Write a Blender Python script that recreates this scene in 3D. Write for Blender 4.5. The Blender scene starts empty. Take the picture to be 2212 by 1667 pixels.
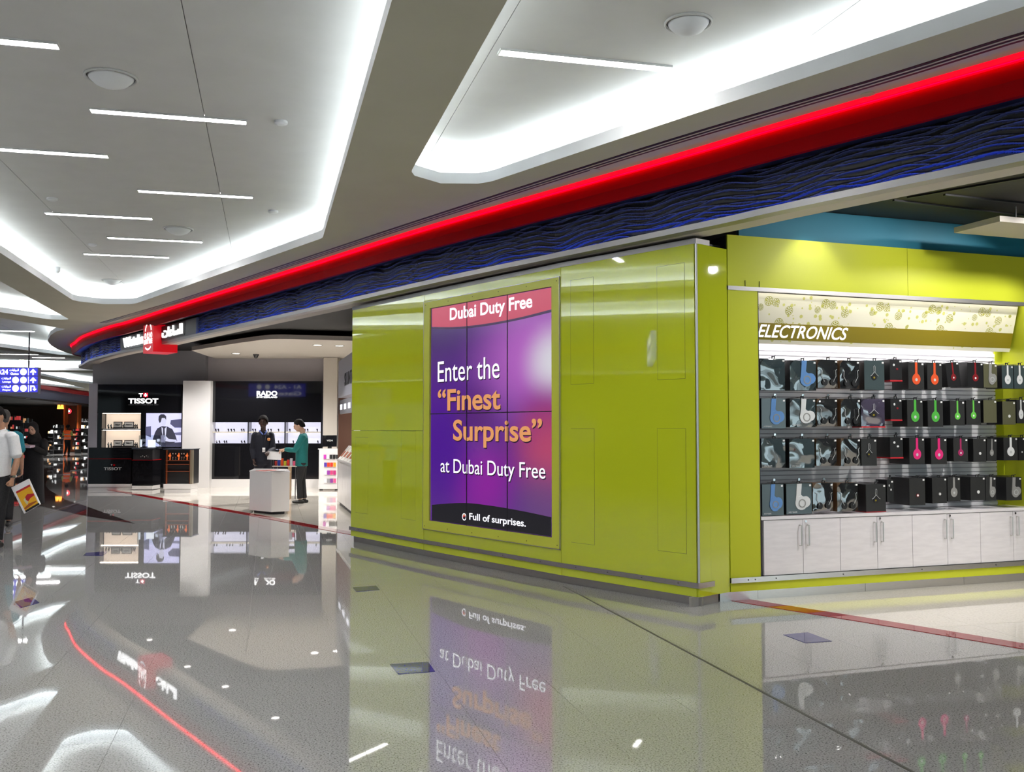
import bpy, bmesh, math, random
from mathutils import Vector, Matrix
random.seed(7)
R = math.radians
# ------------------------------------------------------------------ camera
W, HH, F = 2212, 1667, 2050.0
CX, CY, HZ, EYE = W / 2, HH / 2, 925.0, 1.5
PITCH = math.atan((HZ - CY) / F)
scn = bpy.context.scene
col = scn.collection
cam = bpy.data.objects.new('camera', bpy.data.cameras.new('camera'))
col.objects.link(cam)
cam.location = (0, 0, EYE)
cam.rotation_euler = (math.pi / 2 + PITCH, 0, 0)
cam.data.sensor_fit = 'HORIZONTAL'
cam.data.sensor_width = 36
cam.data.lens = F / W * 36
cam.data.clip_end = 200
scn.camera = cam
# ------------------------------------------------------------------ world, exposure
world = bpy.data.worlds.new('world')
scn.world = world
world.use_nodes = True
world.node_tree.nodes['Background'].inputs[0].default_value = (0.72, 0.93, 1, 1)
world.node_tree.nodes['Background'].inputs[1].default_value = 1.5
scn.view_settings.view_transform = 'Standard'
scn.view_settings.look = 'None'
scn.view_settings.gamma = 1
scn.view_settings.use_curve_mapping = False
scn.view_settings.exposure = 0.17
cy = scn.cycles
cy.max_bounces = 6; cy.diffuse_bounces = 3; cy.glossy_bounces = 3; cy.transmission_bounces = 4; cy.transparent_max_bounces = 4
cy.caustics_reflective = False; cy.caustics_refractive = False
cy.use_adaptive_sampling = True; cy.use_light_tree = False; cy.adaptive_threshold = 0.03
COVE = 15.0       # cove strip emission
TUBE = 55.0       # ceiling tube emission
# ------------------------------------------------------------------ pixel helpers
def ray(x, y):
    a = (x - CX) / F; b = (CY - y) / F
    return Vector((a, math.cos(PITCH) - b * math.sin(PITCH), math.sin(PITCH) + b * math.cos(PITCH)))
def at(x, y, z=0.0):
    d = ray(x, y); t = (z - EYE) / d.z
    return Vector((d.x * t, d.y * t, z))
def atY(x, y, Y):
    d = ray(x, y); t = Y / d.y
    return Vector((d.x * t, Y, EYE + d.z * t))
TH = R(14.4)      # the concourse axis against the camera axis
def AB(a, b, z=0.0):
    return Vector((-a * math.sin(TH) + b * math.cos(TH), a * math.cos(TH) + b * math.sin(TH), z))
def toAB(p):
    return (-p.x * math.sin(TH) + p.y * math.cos(TH), p.x * math.cos(TH) + p.y * math.sin(TH))
def project(p):
    d = Vector(p) - Vector((0, 0, EYE))
    yc = d.y * math.cos(PITCH) + d.z * math.sin(PITCH)
    zc = -d.y * math.sin(PITCH) + d.z * math.cos(PITCH)
    if yc <= 0.01: return None
    return CX + F * d.x / yc, CY - F * zc / yc
# ------------------------------------------------------------------ materials
MATS = {}
def mat(name, c=(0.5, 0.5, 0.5), rough=0.5, metal=0.0, spec=0.5, emit=None, es=0.0, coat=0.0, alpha=1.0, trans=0.0, ior=1.5):
    if name in MATS: return MATS[name]
    m = bpy.data.materials.new(name); m.use_nodes = True
    b = m.node_tree.nodes['Principled BSDF']
    b.inputs['Base Color'].default_value = (*c, 1)
    b.inputs['Roughness'].default_value = rough
    b.inputs['Metallic'].default_value = metal
    b.inputs['Specular IOR Level'].default_value = spec
    b.inputs['IOR'].default_value = ior
    b.inputs['Coat Weight'].default_value = coat
    b.inputs['Coat Roughness'].default_value = 0.02
    b.inputs['Alpha'].default_value = alpha
    b.inputs['Transmission Weight'].default_value = trans
    if emit:
        b.inputs['Emission Color'].default_value = (*emit, 1)
        b.inputs['Emission Strength'].default_value = es
    MATS[name] = m
    return m
def hexc(h):
    v = [int(h[i:i + 2], 16) / 255 for i in (0, 2, 4)]
    return tuple(x / 12.92 if x <= 0.04045 else ((x + 0.055) / 1.055) ** 2.4 for x in v)
def grain(name, c1, c2, scale, rough=0.5, bump=0.0, spec=0.5, coat=0.0, metal=0.0, stretch=(1, 1, 1)):
    """two-tone noise over world position"""
    if name in MATS: return MATS[name]
    m = mat(name, c1, rough, metal, spec, coat=coat)
    nt = m.node_tree; N = nt.nodes; L = nt.links
    g = N.new('ShaderNodeNewGeometry'); mp = N.new('ShaderNodeMapping'); mp.inputs['Scale'].default_value = stretch
    n = N.new('ShaderNodeTexNoise'); n.inputs['Scale'].default_value = scale; n.inputs['Detail'].default_value = 4
    r = N.new('ShaderNodeValToRGB')
    r.color_ramp.elements[0].position = 0.35; r.color_ramp.elements[0].color = (*c1, 1)
    r.color_ramp.elements[1].position = 0.65; r.color_ramp.elements[1].color = (*c2, 1)
    L.new(g.outputs['Position'], mp.inputs['Vector']); L.new(mp.outputs[0], n.inputs['Vector'])
    L.new(n.outputs['Fac'], r.inputs[0]); L.new(r.outputs[0], N['Principled BSDF'].inputs['Base Color'])
    if bump:
        bp = N.new('ShaderNodeBump'); bp.inputs['Strength'].default_value = bump; bp.inputs['Distance'].default_value = 0.002
        L.new(n.outputs['Fac'], bp.inputs['Height']); L.new(bp.outputs[0], N['Principled BSDF'].inputs['Normal'])
    return m
def granite(name, base, dark, pale, scale=95, ior=1.88):
    m = mat(name, base, 0.02, spec=0.5, ior=ior)
    nt = m.node_tree; N = nt.nodes; L = nt.links
    g = N.new('ShaderNodeNewGeometry')
    n1 = N.new('ShaderNodeTexNoise'); n1.inputs['Scale'].default_value = scale; n1.inputs['Detail'].default_value = 3; n1.inputs['Roughness'].default_value = 0.7
    r1 = N.new('ShaderNodeValToRGB')
    e = r1.color_ramp.elements
    e[0].position = 0.36; e[0].color = (*dark, 1)
    e[1].position = 0.66; e[1].color = (*pale, 1)
    k = e.new(0.46); k.color = (*base, 1)
    L.new(g.outputs['Position'], n1.inputs['Vector']); L.new(n1.outputs['Fac'], r1.inputs[0])
    L.new(r1.outputs[0], N['Principled BSDF'].inputs['Base Color'])
    return m
M_granite = granite('granite', (0.40, 0.402, 0.40), (0.10, 0.10, 0.10), (0.50, 0.502, 0.50), 110)
M_cream = granite('cream_stone', (0.82, 0.77, 0.68), (0.72, 0.67, 0.59), (0.88, 0.83, 0.75), 60)
M_brown = granite('brown_stone', (0.05, 0.03, 0.03), (0.02, 0.012, 0.012), (0.10, 0.06, 0.06), 60)
M_redline = granite('red_stone', (0.34, 0.008, 0.014), (0.26, 0.005, 0.009), (0.40, 0.012, 0.018), 60, 1.45)
M_bluetile = granite('blue_stone', (0.055, 0.06, 0.20), (0.04, 0.04, 0.15), (0.08, 0.08, 0.25), 60, 1.5)
M_grout = grain('grout', (0.22, 0.22, 0.21), (0.26, 0.26, 0.25), 40, 0.7)
M_plaster = grain('plaster_white', (0.68, 0.68, 0.665), (0.71, 0.71, 0.695), 3, 0.85, spec=0.2)
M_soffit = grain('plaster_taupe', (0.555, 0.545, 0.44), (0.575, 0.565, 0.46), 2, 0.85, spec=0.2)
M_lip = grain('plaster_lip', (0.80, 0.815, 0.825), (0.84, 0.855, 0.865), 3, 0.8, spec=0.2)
M_seam = mat('seam_dark', (0.22, 0.22, 0.22), 0.8)
M_cove = mat('cove_lamp', (1, 1, 1), emit=(0.86, 0.94, 1.0), es=COVE)
M_tube = mat('tube_lamp', (1, 1, 1), emit=(1, 0.98, 0.96), es=TUBE)
M_lime = mat('lime_glass', hexc('c8d42c'), 0.04, spec=0.5, coat=1.0)
M_lime.node_tree.nodes['Principled BSDF'].inputs['Coat IOR'].default_value = 1.9
M_limeback = mat('lime_glass_bright', hexc('c8cf36'), 0.35, spec=0.15)
M_limeframe = mat('lime_frame', hexc('c6cc44'), 0.35)
M_hair = mat('hairline', (0.09, 0.1, 0.01), 0.7)
M_steel = grain('brushed_steel', (0.62, 0.60, 0.60), (0.74, 0.72, 0.72), 20, 0.25, metal=1.0, stretch=(1, 1, 40))
M_satin = mat('satin_metal', (0.62, 0.6, 0.58), 0.35, metal=0.9)
M_edge = mat('edge_metal', (0.36, 0.35, 0.35), 0.4, metal=0.7)
M_chrome = mat('chrome', (0.8, 0.8, 0.8), 0.12, metal=1.0)
M_black = mat('black_paint', (0.012, 0.012, 0.014), 0.45)
M_blackgloss = mat('black_gloss', (0.008, 0.008, 0.010), 0.04, spec=0.6, coat=0.4)
M_darkceil = mat('dark_ceiling', (0.018, 0.018, 0.018), 0.6)
M_darkgrey = mat('dark_grey', (0.05, 0.05, 0.055), 0.5)
M_white = mat('white_laminate', (0.78, 0.76, 0.76), 0.25, spec=0.5)
M_slat = mat('slat_white', (0.90, 0.90, 0.92), 0.3)
M_whitegloss = mat('white_gloss', (0.90, 0.88, 0.87), 0.1, spec=0.5)
M_cabinet = grain('cabinet_laminate', (0.78, 0.75, 0.78), (0.84, 0.81, 0.84), 6, 0.18, spec=0.5, stretch=(1, 1, 6))
M_wallgrey = mat('wall_grey', (0.56, 0.53, 0.57), 0.7)
M_teal = mat('teal_wall', (0.015, 0.21, 0.32), 0.6)
M_redface = mat('red_lacquer', (0.36, 0.0, 0.002), 0.5, spec=0.05)
M_redlamp = mat('red_lamp', (0.3, 0.0, 0.0), 0.6, emit=(1.0, 0.0, 0.014), es=1.15)
M_bluelamp = mat('blue_lamp', (0.1, 0.2, 1), emit=(0.045, 0.14, 1.0), es=10)
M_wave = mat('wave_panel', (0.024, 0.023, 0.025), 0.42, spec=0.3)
M_wave_bluelit = mat('wave_bluelit', (0.065, 0.08, 0.20), 0.4, spec=0.4)  # blue lamp glow on the ridge undersides, put into the colour
M_glow = mat('sign_white', (1, 1, 1), emit=(1, 1, 1), es=1.6)
M_glowsoft = mat('sign_white_soft', (1, 1, 1), emit=(0.86, 0.88, 1.0), es=0.9)
M_lampwarm = mat('downlight_lens', (1, 1, 1), emit=(1, 0.95, 0.88), es=6)
M_glass = mat('clear_glass', (0.9, 0.95, 0.95), 0.02, trans=1.0, ior=1.45)
M_orange = mat('orange_panel', (0.42, 0.08, 0.015), 0.4)
M_raft = mat('beige_panel', (0.66, 0.61, 0.55), 0.6)
# ------------------------------------------------------------------ object helpers
ORG = {}
def setp(o, **k):
    for a, v in k.items():
        if v is not None: o[a] = v
def thing(name, label, cat, loc=(0, 0, 0), rz=0.0, group=None, kind=None):
    o = bpy.data.objects.new(name, None); col.objects.link(o)
    o.location = loc; o.rotation_euler = (0, 0, rz); o.empty_display_size = 0.1
    setp(o, label=label, category=cat, group=group, kind=kind)
    ORG[o.name] = Vector(loc) if rz == 0 else Vector((0, 0, 0))
    return o
def link(name, me, m=None, parent=None, smooth=False):
    """a mesh in world coordinates; below a thing it is shifted to the thing's origin"""
    o = bpy.data.objects.new(name, me); col.objects.link(o)
    if m is not None and len(me.materials) == 0: me.materials.append(m)
    off = Vector((0, 0, 0))
    if parent is not None:
        off = ORG.get(parent.name, Vector((0, 0, 0)))
        if off.length > 0: me.transform(Matrix.Translation(-off))
        o.parent = parent
    ORG[o.name] = off
    if smooth:
        for p in me.polygons: p.use_smooth = True
    return o
class MB:
    def __init__(s): s.v = []; s.f = []
    def quad(s, a, b, c, d):
        i = len(s.v); s.v += [tuple(a), tuple(b), tuple(c), tuple(d)]; s.f.append((i, i + 1, i + 2, i + 3)); return s
    def hexa(s, p):       # 8 corners: bottom ring 0-3, top ring 4-7
        i = len(s.v); s.v += [tuple(q) for q in p]
        for f in ((3, 2, 1, 0), (4, 5, 6, 7), (0, 1, 5, 4), (1, 2, 6, 5), (2, 3, 7, 6), (3, 0, 4, 7)): s.f.append(tuple(i + k for k in f))
        return s
    def box(s, x0, x1, y0, y1, z0, z1, fr=None):
        c = [(x0, y0, z0), (x1, y0, z0), (x1, y1, z0), (x0, y1, z0), (x0, y0, z1), (x1, y0, z1), (x1, y1, z1), (x0, y1, z1)]
        return s.hexa([fr(*q) if fr else q for q in c])
    def prism(s, poly, ext):   # poly: 3D points, ext: vector
        i = len(s.v); n = len(poly); e = Vector(ext)
        s.v += [tuple(Vector(p)) for p in poly] + [tuple(Vector(p) + e) for p in poly]
        s.f.append(tuple(range(i + n - 1, i - 1, -1))); s.f.append(tuple(range(i + n, i + 2 * n)))
        for k in range(n):
            q = (k + 1) % n; s.f.append((i + k, i + q, i + n + q, i + n + k))
        return s
    def ribbon(s, path, off_a, za, off_b, zb, normals):   # strip along a plan path between two offset/height lines
        i = len(s.v)
        for p, n in zip(path, normals):
            s.v.append((p.x + n.x * off_a, p.y + n.y * off_a, za)); s.v.append((p.x + n.x * off_b, p.y + n.y * off_b, zb))
        for k in range(len(path) - 1):
            s.f.append((i + 2 * k, i + 2 * k + 2, i + 2 * k + 3, i + 2 * k + 1))
        return s
    def sweep(s, path, normals, prof, closed=True):  # prof: list of (offset, z)
        i = len(s.v); n = len(prof)
        for p, nn in zip(path, normals):
            for o_, z_ in prof: s.v.append((p.x + nn.x * o_, p.y + nn.y * o_, z_))
        for k in range(len(path) - 1):
            for j in range(n if closed else n - 1):
                q = (j + 1) % n
                s.f.append((i + k * n + j, i + (k + 1) * n + j, i + (k + 1) * n + q, i + k * n + q))
        if closed:
            s.f.append(tuple(i + j for j in range(n))); e = i + (len(path) - 1) * n
            s.f.append(tuple(e + j for j in range(n - 1, -1, -1)))
        return s
    def cyl(s, a, b, r0, r1=None, n=12, caps=True):
        a = Vector(a); b = Vector(b); r1 = r0 if r1 is None else r1
        d = (b - a).normalized(); u = d.orthogonal().normalized(); w = d.cross(u); i = len(s.v)
        for c, r in ((a, r0), (b, r1)):
            for k in range(n):
                t = 2 * math.pi * k / n; s.v.append(tuple(c + (u * math.cos(t) + w * math.sin(t)) * r))
        for k in range(n):
            q = (k + 1) % n; s.f.append((i + k, i + q, i + n + q, i + n + k))
        if caps: s.f.append(tuple(i + k for k in range(n - 1, -1, -1))); s.f.append(tuple(i + n + k for k in range(n)))
        return s
    def tube(s, pts, r, n=8):
        pts = [Vector(p) for p in pts]; rs = r if isinstance(r, (list, tuple)) else [r] * len(pts); i = len(s.v); u = None
        for k, p in enumerate(pts):
            d = (pts[min(k + 1, len(pts) - 1)] - pts[max(k - 1, 0)]).normalized()
            u = d.orthogonal().normalized() if u is None else (u - d * u.dot(d)).normalized()
            w = d.cross(u)
            for j in range(n):
                t = 2 * math.pi * j / n; s.v.append(tuple(p + (u * math.cos(t) + w * math.sin(t)) * rs[k]))
        for k in range(len(pts) - 1):
            for j in range(n):
                q = (j + 1) % n; s.f.append((i + k * n + j, i + k * n + q, i + (k + 1) * n + q, i + (k + 1) * n + j))
        s.f.append(tuple(i + j for j in range(n - 1, -1, -1))); e = i + (len(pts) - 1) * n; s.f.append(tuple(e + j for j in range(n)))
        return s
    def lathe(s, c, prof, n=20):   # prof: (r, z) from the axis point c
        c = Vector(c); i = len(s.v); m = len(prof)
        for r, z in prof:
            for k in range(n):
                t = 2 * math.pi * k / n; s.v.append((c.x + r * math.cos(t), c.y + r * math.sin(t), c.z + z))
        for j in range(m - 1):
            for k in range(n):
                q = (k + 1) % n; s.f.append((i + j * n + k, i + j * n + q, i + (j + 1) * n + q, i + (j + 1) * n + k))
        s.f.append(tuple(i + k for k in range(n - 1, -1, -1))); s.f.append(tuple(i + (m - 1) * n + k for k in range(n)))
        return s
    def mesh(s, name='m', fix=True):
        me = bpy.data.meshes.new(name); me.from_pydata(s.v, [], s.f); me.update()
        if fix:
            bm = bmesh.new(); bm.from_mesh(me); bmesh.ops.recalc_face_normals(bm, faces=bm.faces); bm.to_mesh(me); bm.free()
        return me
    def build(s, name, m, parent=None, smooth=False, fix=True):
        return link(name, s.mesh(name, fix), m, parent, smooth)
def structure(o, **k):
    o['kind'] = 'structure'; setp(o, **k); return o
class Frame:
    """a wall frame: u along the wall, w out of the wall towards the viewer, z up"""
    def __init__(s, o, u, n=None):
        s.o = Vector((o[0], o[1], 0)); s.u = Vector((u[0], u[1], 0)).normalized()
        nn = Vector((s.u.y, -s.u.x, 0)); s.n = nn if n is None or nn.dot(Vector((n[0], n[1], 0))) > 0 else -nn
    def __call__(s, u, w, z): return s.o + s.u * u + s.n * w + Vector((0, 0, z))
    def hit(s, px, py, w=0.0):      # pixel -> (u, z) on the plane at offset w
        d = ray(px, py); q = s.o + s.n * w; t = (q - Vector((0, 0, 0))).dot(s.n) / d.dot(s.n)
        P = Vector((0, 0, EYE)) + d * t
        return (P - q).dot(s.u), P.z
def fillet(poly, radii, n=8):
    out = []
    N = len(poly)
    for i, p in enumerate(poly):
        r = radii[i] if isinstance(radii, (list, tuple)) else radii
        if not r: out.append(Vector(p)); continue
        a = (Vector(poly[i - 1]) - p); b = (Vector(poly[(i + 1) % N]) - p)
        la, lb = a.length, b.length; a.normalize(); b.normalize()
        half = a.angle(b) / 2; t = min(r / math.tan(half), la * 0.45, lb * 0.45); rr = t * math.tan(half)
        c = p + (a + b).normalized() * (rr / math.sin(half)); s0 = p + a * t - c; s1 = p + b * t - c
        for k in range(n + 1):
            v = s0.lerp(s1, k / n); v = v.normalized() * rr; out.append(c + v)
    return out
def spline(pts, sub=6):
    P = [Vector(p) for p in pts]; out = []
    for i in range(len(P) - 1):
        p0 = P[max(i - 1, 0)]; p1 = P[i]; p2 = P[i + 1]; p3 = P[min(i + 2, len(P) - 1)]
        for k in range(sub):
            t = k / sub
            out.append(0.5 * ((2 * p1) + (p2 - p0) * t + (2 * p0 - 5 * p1 + 4 * p2 - p3) * t * t + (3 * p1 - p0 - 3 * p2 + p3) * t ** 3))
    out.append(P[-1]); return out
def normals2d(path, ref):
    """unit plan normals of an open path, on the side of point ref"""
    out = []
    for i, p in enumerate(path):
        d = path[min(i + 1, len(path) - 1)] - path[max(i - 1, 0)]; n = Vector((d.y, -d.x, 0)).normalized(); out.append(n)
    k = len(path) // 3
    if out[k].dot(Vector(ref) - path[k]) < 0: out = [-n for n in out]
    return out
def resample(path, step):
    L = [0.0]
    for a, b in zip(path, path[1:]): L.append(L[-1] + (b - a).length)
    n = max(2, int(round(L[-1] / step)) + 1); out = []; j = 0
    for i in range(n):
        s = L[-1] * i / (n - 1)
        while j < len(L) - 2 and L[j + 1] < s: j += 1
        out.append(path[j].lerp(path[j + 1], (s - L[j]) / max(1e-9, L[j + 1] - L[j])))
    return out, L[-1]
def offset_poly(poly, d):
    n = len(poly); out = []
    area = sum(poly[i].x * poly[(i + 1) % n].y - poly[(i + 1) % n].x * poly[i].y for i in range(n))
    sg = 1 if area > 0 else -1
    for i in range(n):
        a = (poly[i] - poly[i - 1]).normalized(); b = (poly[(i + 1) % n] - poly[i]).normalized()
        na = Vector((a.y, -a.x, 0)) * sg; nb = Vector((b.y, -b.x, 0)) * sg
        m = (na + nb); m = m.normalized() if m.length > 1e-6 else na
        k = d / max(0.35, m.dot(na)); out.append(poly[i] + m * k)
    return out
def fill_curve(outer, holes, z, thick):
    """slab with holes as a mesh"""
    cu = bpy.data.curves.new('tmp', 'CURVE'); cu.dimensions = '2D'; cu.fill_mode = 'BOTH'; cu.extrude = thick / 2
    for poly in [outer] + holes:
        sp = cu.splines.new('POLY'); sp.points.add(len(poly) - 1); sp.use_cyclic_u = True
        for q, p in zip(sp.points, poly): q.co = (p[0], p[1], 0, 1)
    o = bpy.data.objects.new('tmp', cu); col.objects.link(o)
    dg = bpy.context.evaluated_depsgraph_get(); me = bpy.data.meshes.new_from_object(o.evaluated_get(dg))
    bpy.data.objects.remove(o); bpy.data.curves.remove(cu)
    me.materials.clear()
    me.transform(Matrix.Translation((0, 0, z + thick / 2)))
    return me
def text_mesh(s, bold=0.0, shear=0.0, spacing=1.0, depth=0.0):
    cu = bpy.data.curves.new('tmp', 'FONT'); cu.body = s; cu.offset = bold; cu.shear = shear; cu.space_character = spacing
    cu.extrude = depth; cu.resolution_u = 4
    o = bpy.data.objects.new('tmp', cu); col.objects.link(o)
    dg = bpy.context.evaluated_depsgraph_get(); dg.update(); me = bpy.data.meshes.new_from_object(o.evaluated_get(dg))
    bpy.data.objects.remove(o); bpy.data.curves.remove(cu); me.materials.clear()
    return me
def put_text(name, s, fr, u0, u1, z0, z1, w, m, parent, bold=0.0, shear=0.0, th=0.003, slope=0.0, spacing=1.0):
    """text fitted to the box u0..u1, z0..z1 of a wall frame"""
    me = text_mesh(s, bold, shear, spacing, 0.01)
    xs = [v.co.x for v in me.vertices]; ys = [v.co.y for v in me.vertices]
    x0, x1, y0, y1 = min(xs), max(xs), min(ys), max(ys)
    for v in me.vertices:
        u = u0 + (v.co.x - x0) / (x1 - x0) * (u1 - u0); z = z0 + (v.co.y - y0) / (y1 - y0) * (z1 - z0)
        v.co = fr(u, w + (th if v.co.z > 0 else 0.0), z)
    return link(name, me, m, parent)
# ================================================================== FLOOR
fl = MB().box(-48, 22, -14, 75, -0.05, -0.004).build('floor', M_grout)
structure(fl, label='polished grey granite floor of the concourse')
TS, A0, B0 = 0.581, 4.95, 0.455
# the shop boundary on the floor: the red inlaid line
RED_PX = [(2600, 1463), (2212, 1397), (1900, 1345), (1600, 1297), (1180, 1224), (757, 1152), (560, 1115), (400, 1087), (232, 1056.5)]
RED = [at(*q) for q in RED_PX]
redpath = spline(RED, 6)
redn = normals2d(redpath, (0, 0, 0))
def inside_corridor(p):
    # on the camera's side of the red line
    best = min(range(len(redpath)), key=lambda i: (redpath[i] - p).length_squared)
    return (p - redpath[best]).dot(redn[best]) > -0.05
tile_me = MB().box(-TS / 2 + 0.0012, TS / 2 - 0.0012, -TS / 2 + 0.0012, TS / 2 - 0.0012, -0.004, 0.0).mesh('floor_tile')
tile_me.materials.append(M_granite)
cells = []
for i in range(-34, 110):
    for j in range(-50, 26):
        a = A0 + (i + 0.5) * TS; b = B0 + (j + 0.5) * TS
        p = AB(a, b)
        if not (-46 < p.x < 21 and -13 < p.y < 73): continue
        q = project(p)
        vis = q is not None and -60 < q[0] < W + 60 and q[1] < HH + 120 and p.y > 2
        cells.append((p.length + (0 if vis and inside_corridor(p) else 1000), a, b, p))
cells.sort(key=lambda c: c[0])
for n, (d, a, b, p) in enumerate(cells[:300]):
    o = bpy.data.objects.new('floor_tile', tile_me); col.objects.link(o); o.location = p; o.rotation_euler = (0, 0, TH); o.parent = fl
rest = MB()
h = TS / 2 - 0.0012
for d, a, b, p in cells[300:]:
    rest.quad(AB(a - h, b - h), AB(a - h, b + h), AB(a + h, b + h), AB(a + h, b - h))
o = rest.build('floor_tile_field', M_granite, fl); o['kind'] = 'stuff'
def flat_poly(name, pts, z0, z1, m, parent):
    return MB().prism([Vector((p.x, p.y, z0)) for p in pts], (0, 0, z1 - z0)).build(name, m, parent)
# cream shop floor behind the red line, cut into tiles
cream_edge = [p - n * 0.09 for p, n in zip(redpath, redn)]
cream_poly = [Vector((9, 5.5, 0))] + [p.copy() for p in cream_edge[::2]] + [at(210, 1054), Vector((-12.5, 30, 0)), Vector((9, 30, 0))]
bm = bmesh.new(); f = bm.faces.new([bm.verts.new((p.x, p.y, 0)) for p in cream_poly]); bmesh.ops.triangulate(bm, faces=[f])
bmesh.ops.dissolve_limit(bm, angle_limit=0.01, verts=bm.verts, edges=bm.edges)
CT = TS * 2
for k in range(-20, 60):
    bmesh.ops.bisect_plane(bm, geom=bm.verts[:] + bm.edges[:] + bm.faces[:], plane_co=AB(A0 + 0.1 + k * CT, 0), plane_no=AB(1, 0))
    bmesh.ops.bisect_plane(bm, geom=bm.verts[:] + bm.edges[:] + bm.faces[:], plane_co=AB(0, B0 + 0.12 + k * CT), plane_no=AB(0, 1))
polys = [[v.co.copy() for v in f.verts] for f in bm.faces if f.calc_area() > 0.004]; bm.free()
creamfar = MB(); ncream = 0
for poly in sorted(polys, key=lambda q: sum((v.length for v in q)) / len(q)):
    c = sum(poly, Vector()) / len(poly)
    pp = [v + (c - v).normalized() * 0.0025 for v in poly]
    q = project(c)
    if ncream < 120 and q and -30 < q[0] < W + 30:
        ncream += 1; MB().prism([Vector((v.x, v.y, -0.003)) for v in pp], (0, 0, 0.0055)).build('shop_tile', M_cream, fl)
    else: creamfar.prism([Vector((v.x, v.y, -0.003)) for v in pp], (0, 0, 0.0055))
o = creamfar.build('shop_tile_field', M_cream, fl); o['kind'] = 'stuff'
MB().sweep(redpath, redn, [(-0.10, -0.003), (0.075, -0.003), (0.075, 0.004), (-0.10, 0.004)]).build('red_inlay', M_redline, fl)
MB().hexa([AB(a, b, z) for z in (-0.003, 0.0025) for a, b in ((-4, 2.735), (8.7, 2.735), (8.7, 2.753), (-4, 2.753))]).build('expansion_joint', mat('joint_dark', (0.07, 0.07, 0.065), 0.5), fl)
# dark curved inlay on the left
inner = [(292, 1131), (188, 1094), (143, 1080), (106, 1058), (97.5, 1047), (101, 1038), (114, 1029), (151, 1017), (190, 1012), (240, 1008)]
outer = [(240, 990), (169, 992), (98, 1012), (40, 1030), (-60, 1058), (-30, 1085), (40, 1090), (88, 1093), (188, 1115)]
flat_poly('dark_inlay', [at(*q) for q in inner] + [at(*q) for q in outer], -0.003, 0.003, M_brown, fl)
inner_grey = [at(*q) for q in inner[1:-1]] + [at(300, 1020), at(300, 1125)]
for c in ([(842, 1435), (925, 1430), (940, 1451), (860, 1456)], [(1692, 1371), (1745, 1366), (1797, 1385), (1740, 1389)],
          [(32, 1300), (70, 1290), (85, 1302), (45, 1313)], [(186, 1194), (232, 1191), (222, 1200), (180, 1200)], [(762, 1269), (812, 1265), (820, 1274), (770, 1278)]):
    flat_poly('blue_inlay', [at(*q) for q in c], -0.003, 0.003, M_bluetile, fl)
# ================================================================== CEILING
ZS, ZL, ZC = 3.75, 3.85, 4.10      # soffit underside, soffit top, upper ceiling
def S(x, y): return at(x, y, ZS)
b1 = toAB(S(852, 0))[1]; b0 = toAB(S(30, 567))[1]; bR = toAB(S(1050, 95))[1]; b2 = toAB(S(60, 639))[1]
def flat(v): return Vector((v.x, v.y, 0))
def P2(a, b): return AB(a, b)
holes = []
h1 = fillet([P2(-9, b1), flat(S(697, 514)), flat(S(212, 684)), P2(-9, b0)], [0, 0.45, 0.55, 0]); holes.append(h1)
e1 = flat(S(2212, 14)); dirf = (e1 - flat(S(1500, 246))).normalized()
hR = fillet([P2(-9, bR), flat(S(833, 468)), flat(S(1500, 246)), e1, e1 + dirf * 3.5 + Vector((0, -0.5, 0)), e1 + dirf * 3.0 + Vector((1.5, -9, 0))], [0, 0.42, 0, 0, 0.5, 0]); holes.append(hR)
holes.append(fillet([P2(-9, b2), flat(S(166, 698.5)), flat(S(0, 674)), flat(S(-420, 606)), P2(-9, b2 - 5.5)], [0, 0.25, 0, 0.5, 0]))
holes.append([flat(S(*q)) for q in [(141, 710.5), (121, 716), (109, 724), (103, 735), (106, 741), (112, 746.5), (126, 755), (145, 762), (167, 768), (126, 765.5), (0, 749), (-330, 705), (-330, 642), (0, 686)]])
holes.append([flat(S(*q)) for q in [(-240, 738), (0, 756), (60, 762), (110, 768), (175, 775.5), (330, 791), (330, 800.5), (100, 799.5), (-60, 795)]])
holes.append([flat(S(*q)) for q in [(20, 802.5), (110, 803.5), (330, 808), (330, 831), (197, 829), (150, 823), (80, 809)]])
holes.append([flat(S(*q)) for q in [(20, 812), (85, 817), (140, 828), (184, 838.5), (120, 834), (30, 826)]])
holes = [[p.to_3d() if hasattr(p, 'to_3d') else p for p in hh] for hh in holes]
outer_rect = [Vector((-48, -14, 0)), Vector((22, -14, 0)), Vector((22, 75, 0)), Vector((-48, 75, 0))]
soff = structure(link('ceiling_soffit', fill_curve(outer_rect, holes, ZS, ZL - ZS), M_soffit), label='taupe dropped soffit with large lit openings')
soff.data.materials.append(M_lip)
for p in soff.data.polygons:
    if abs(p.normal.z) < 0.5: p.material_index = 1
for hh in holes:          # the lamps that lie hidden on the soffit, set back from each opening
    oA = offset_poly(hh, 0.10); oB = offset_poly(hh, 0.15); mb = MB(); n = len(hh)
    for i in range(n):
        q = (i + 1) % n
        mb.quad(*[Vector((v.x, v.y, ZL + 0.01)) for v in (oA[i], oA[q], oB[q], oB[i])])
    o = mb.build('cove_lamp', M_cove, soff, fix=False)
    for p in o.data.polygons:
        if p.normal.z < 0: p.flip()
    o['label'] = 'white light strip glowing along the edge of a ceiling opening'
    oC = offset_poly(hh, 0.19); mb = MB()
    for i in range(n):
        q = (i + 1) % n
        mb.quad(*[Vector((v.x, v.y, z)) for v, z in ((oC[i], ZL), (oC[q], ZL), (oC[q], ZC), (oC[i], ZC))])
    mb.build('cove_wall', M_lip, soff, fix=False)
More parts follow.
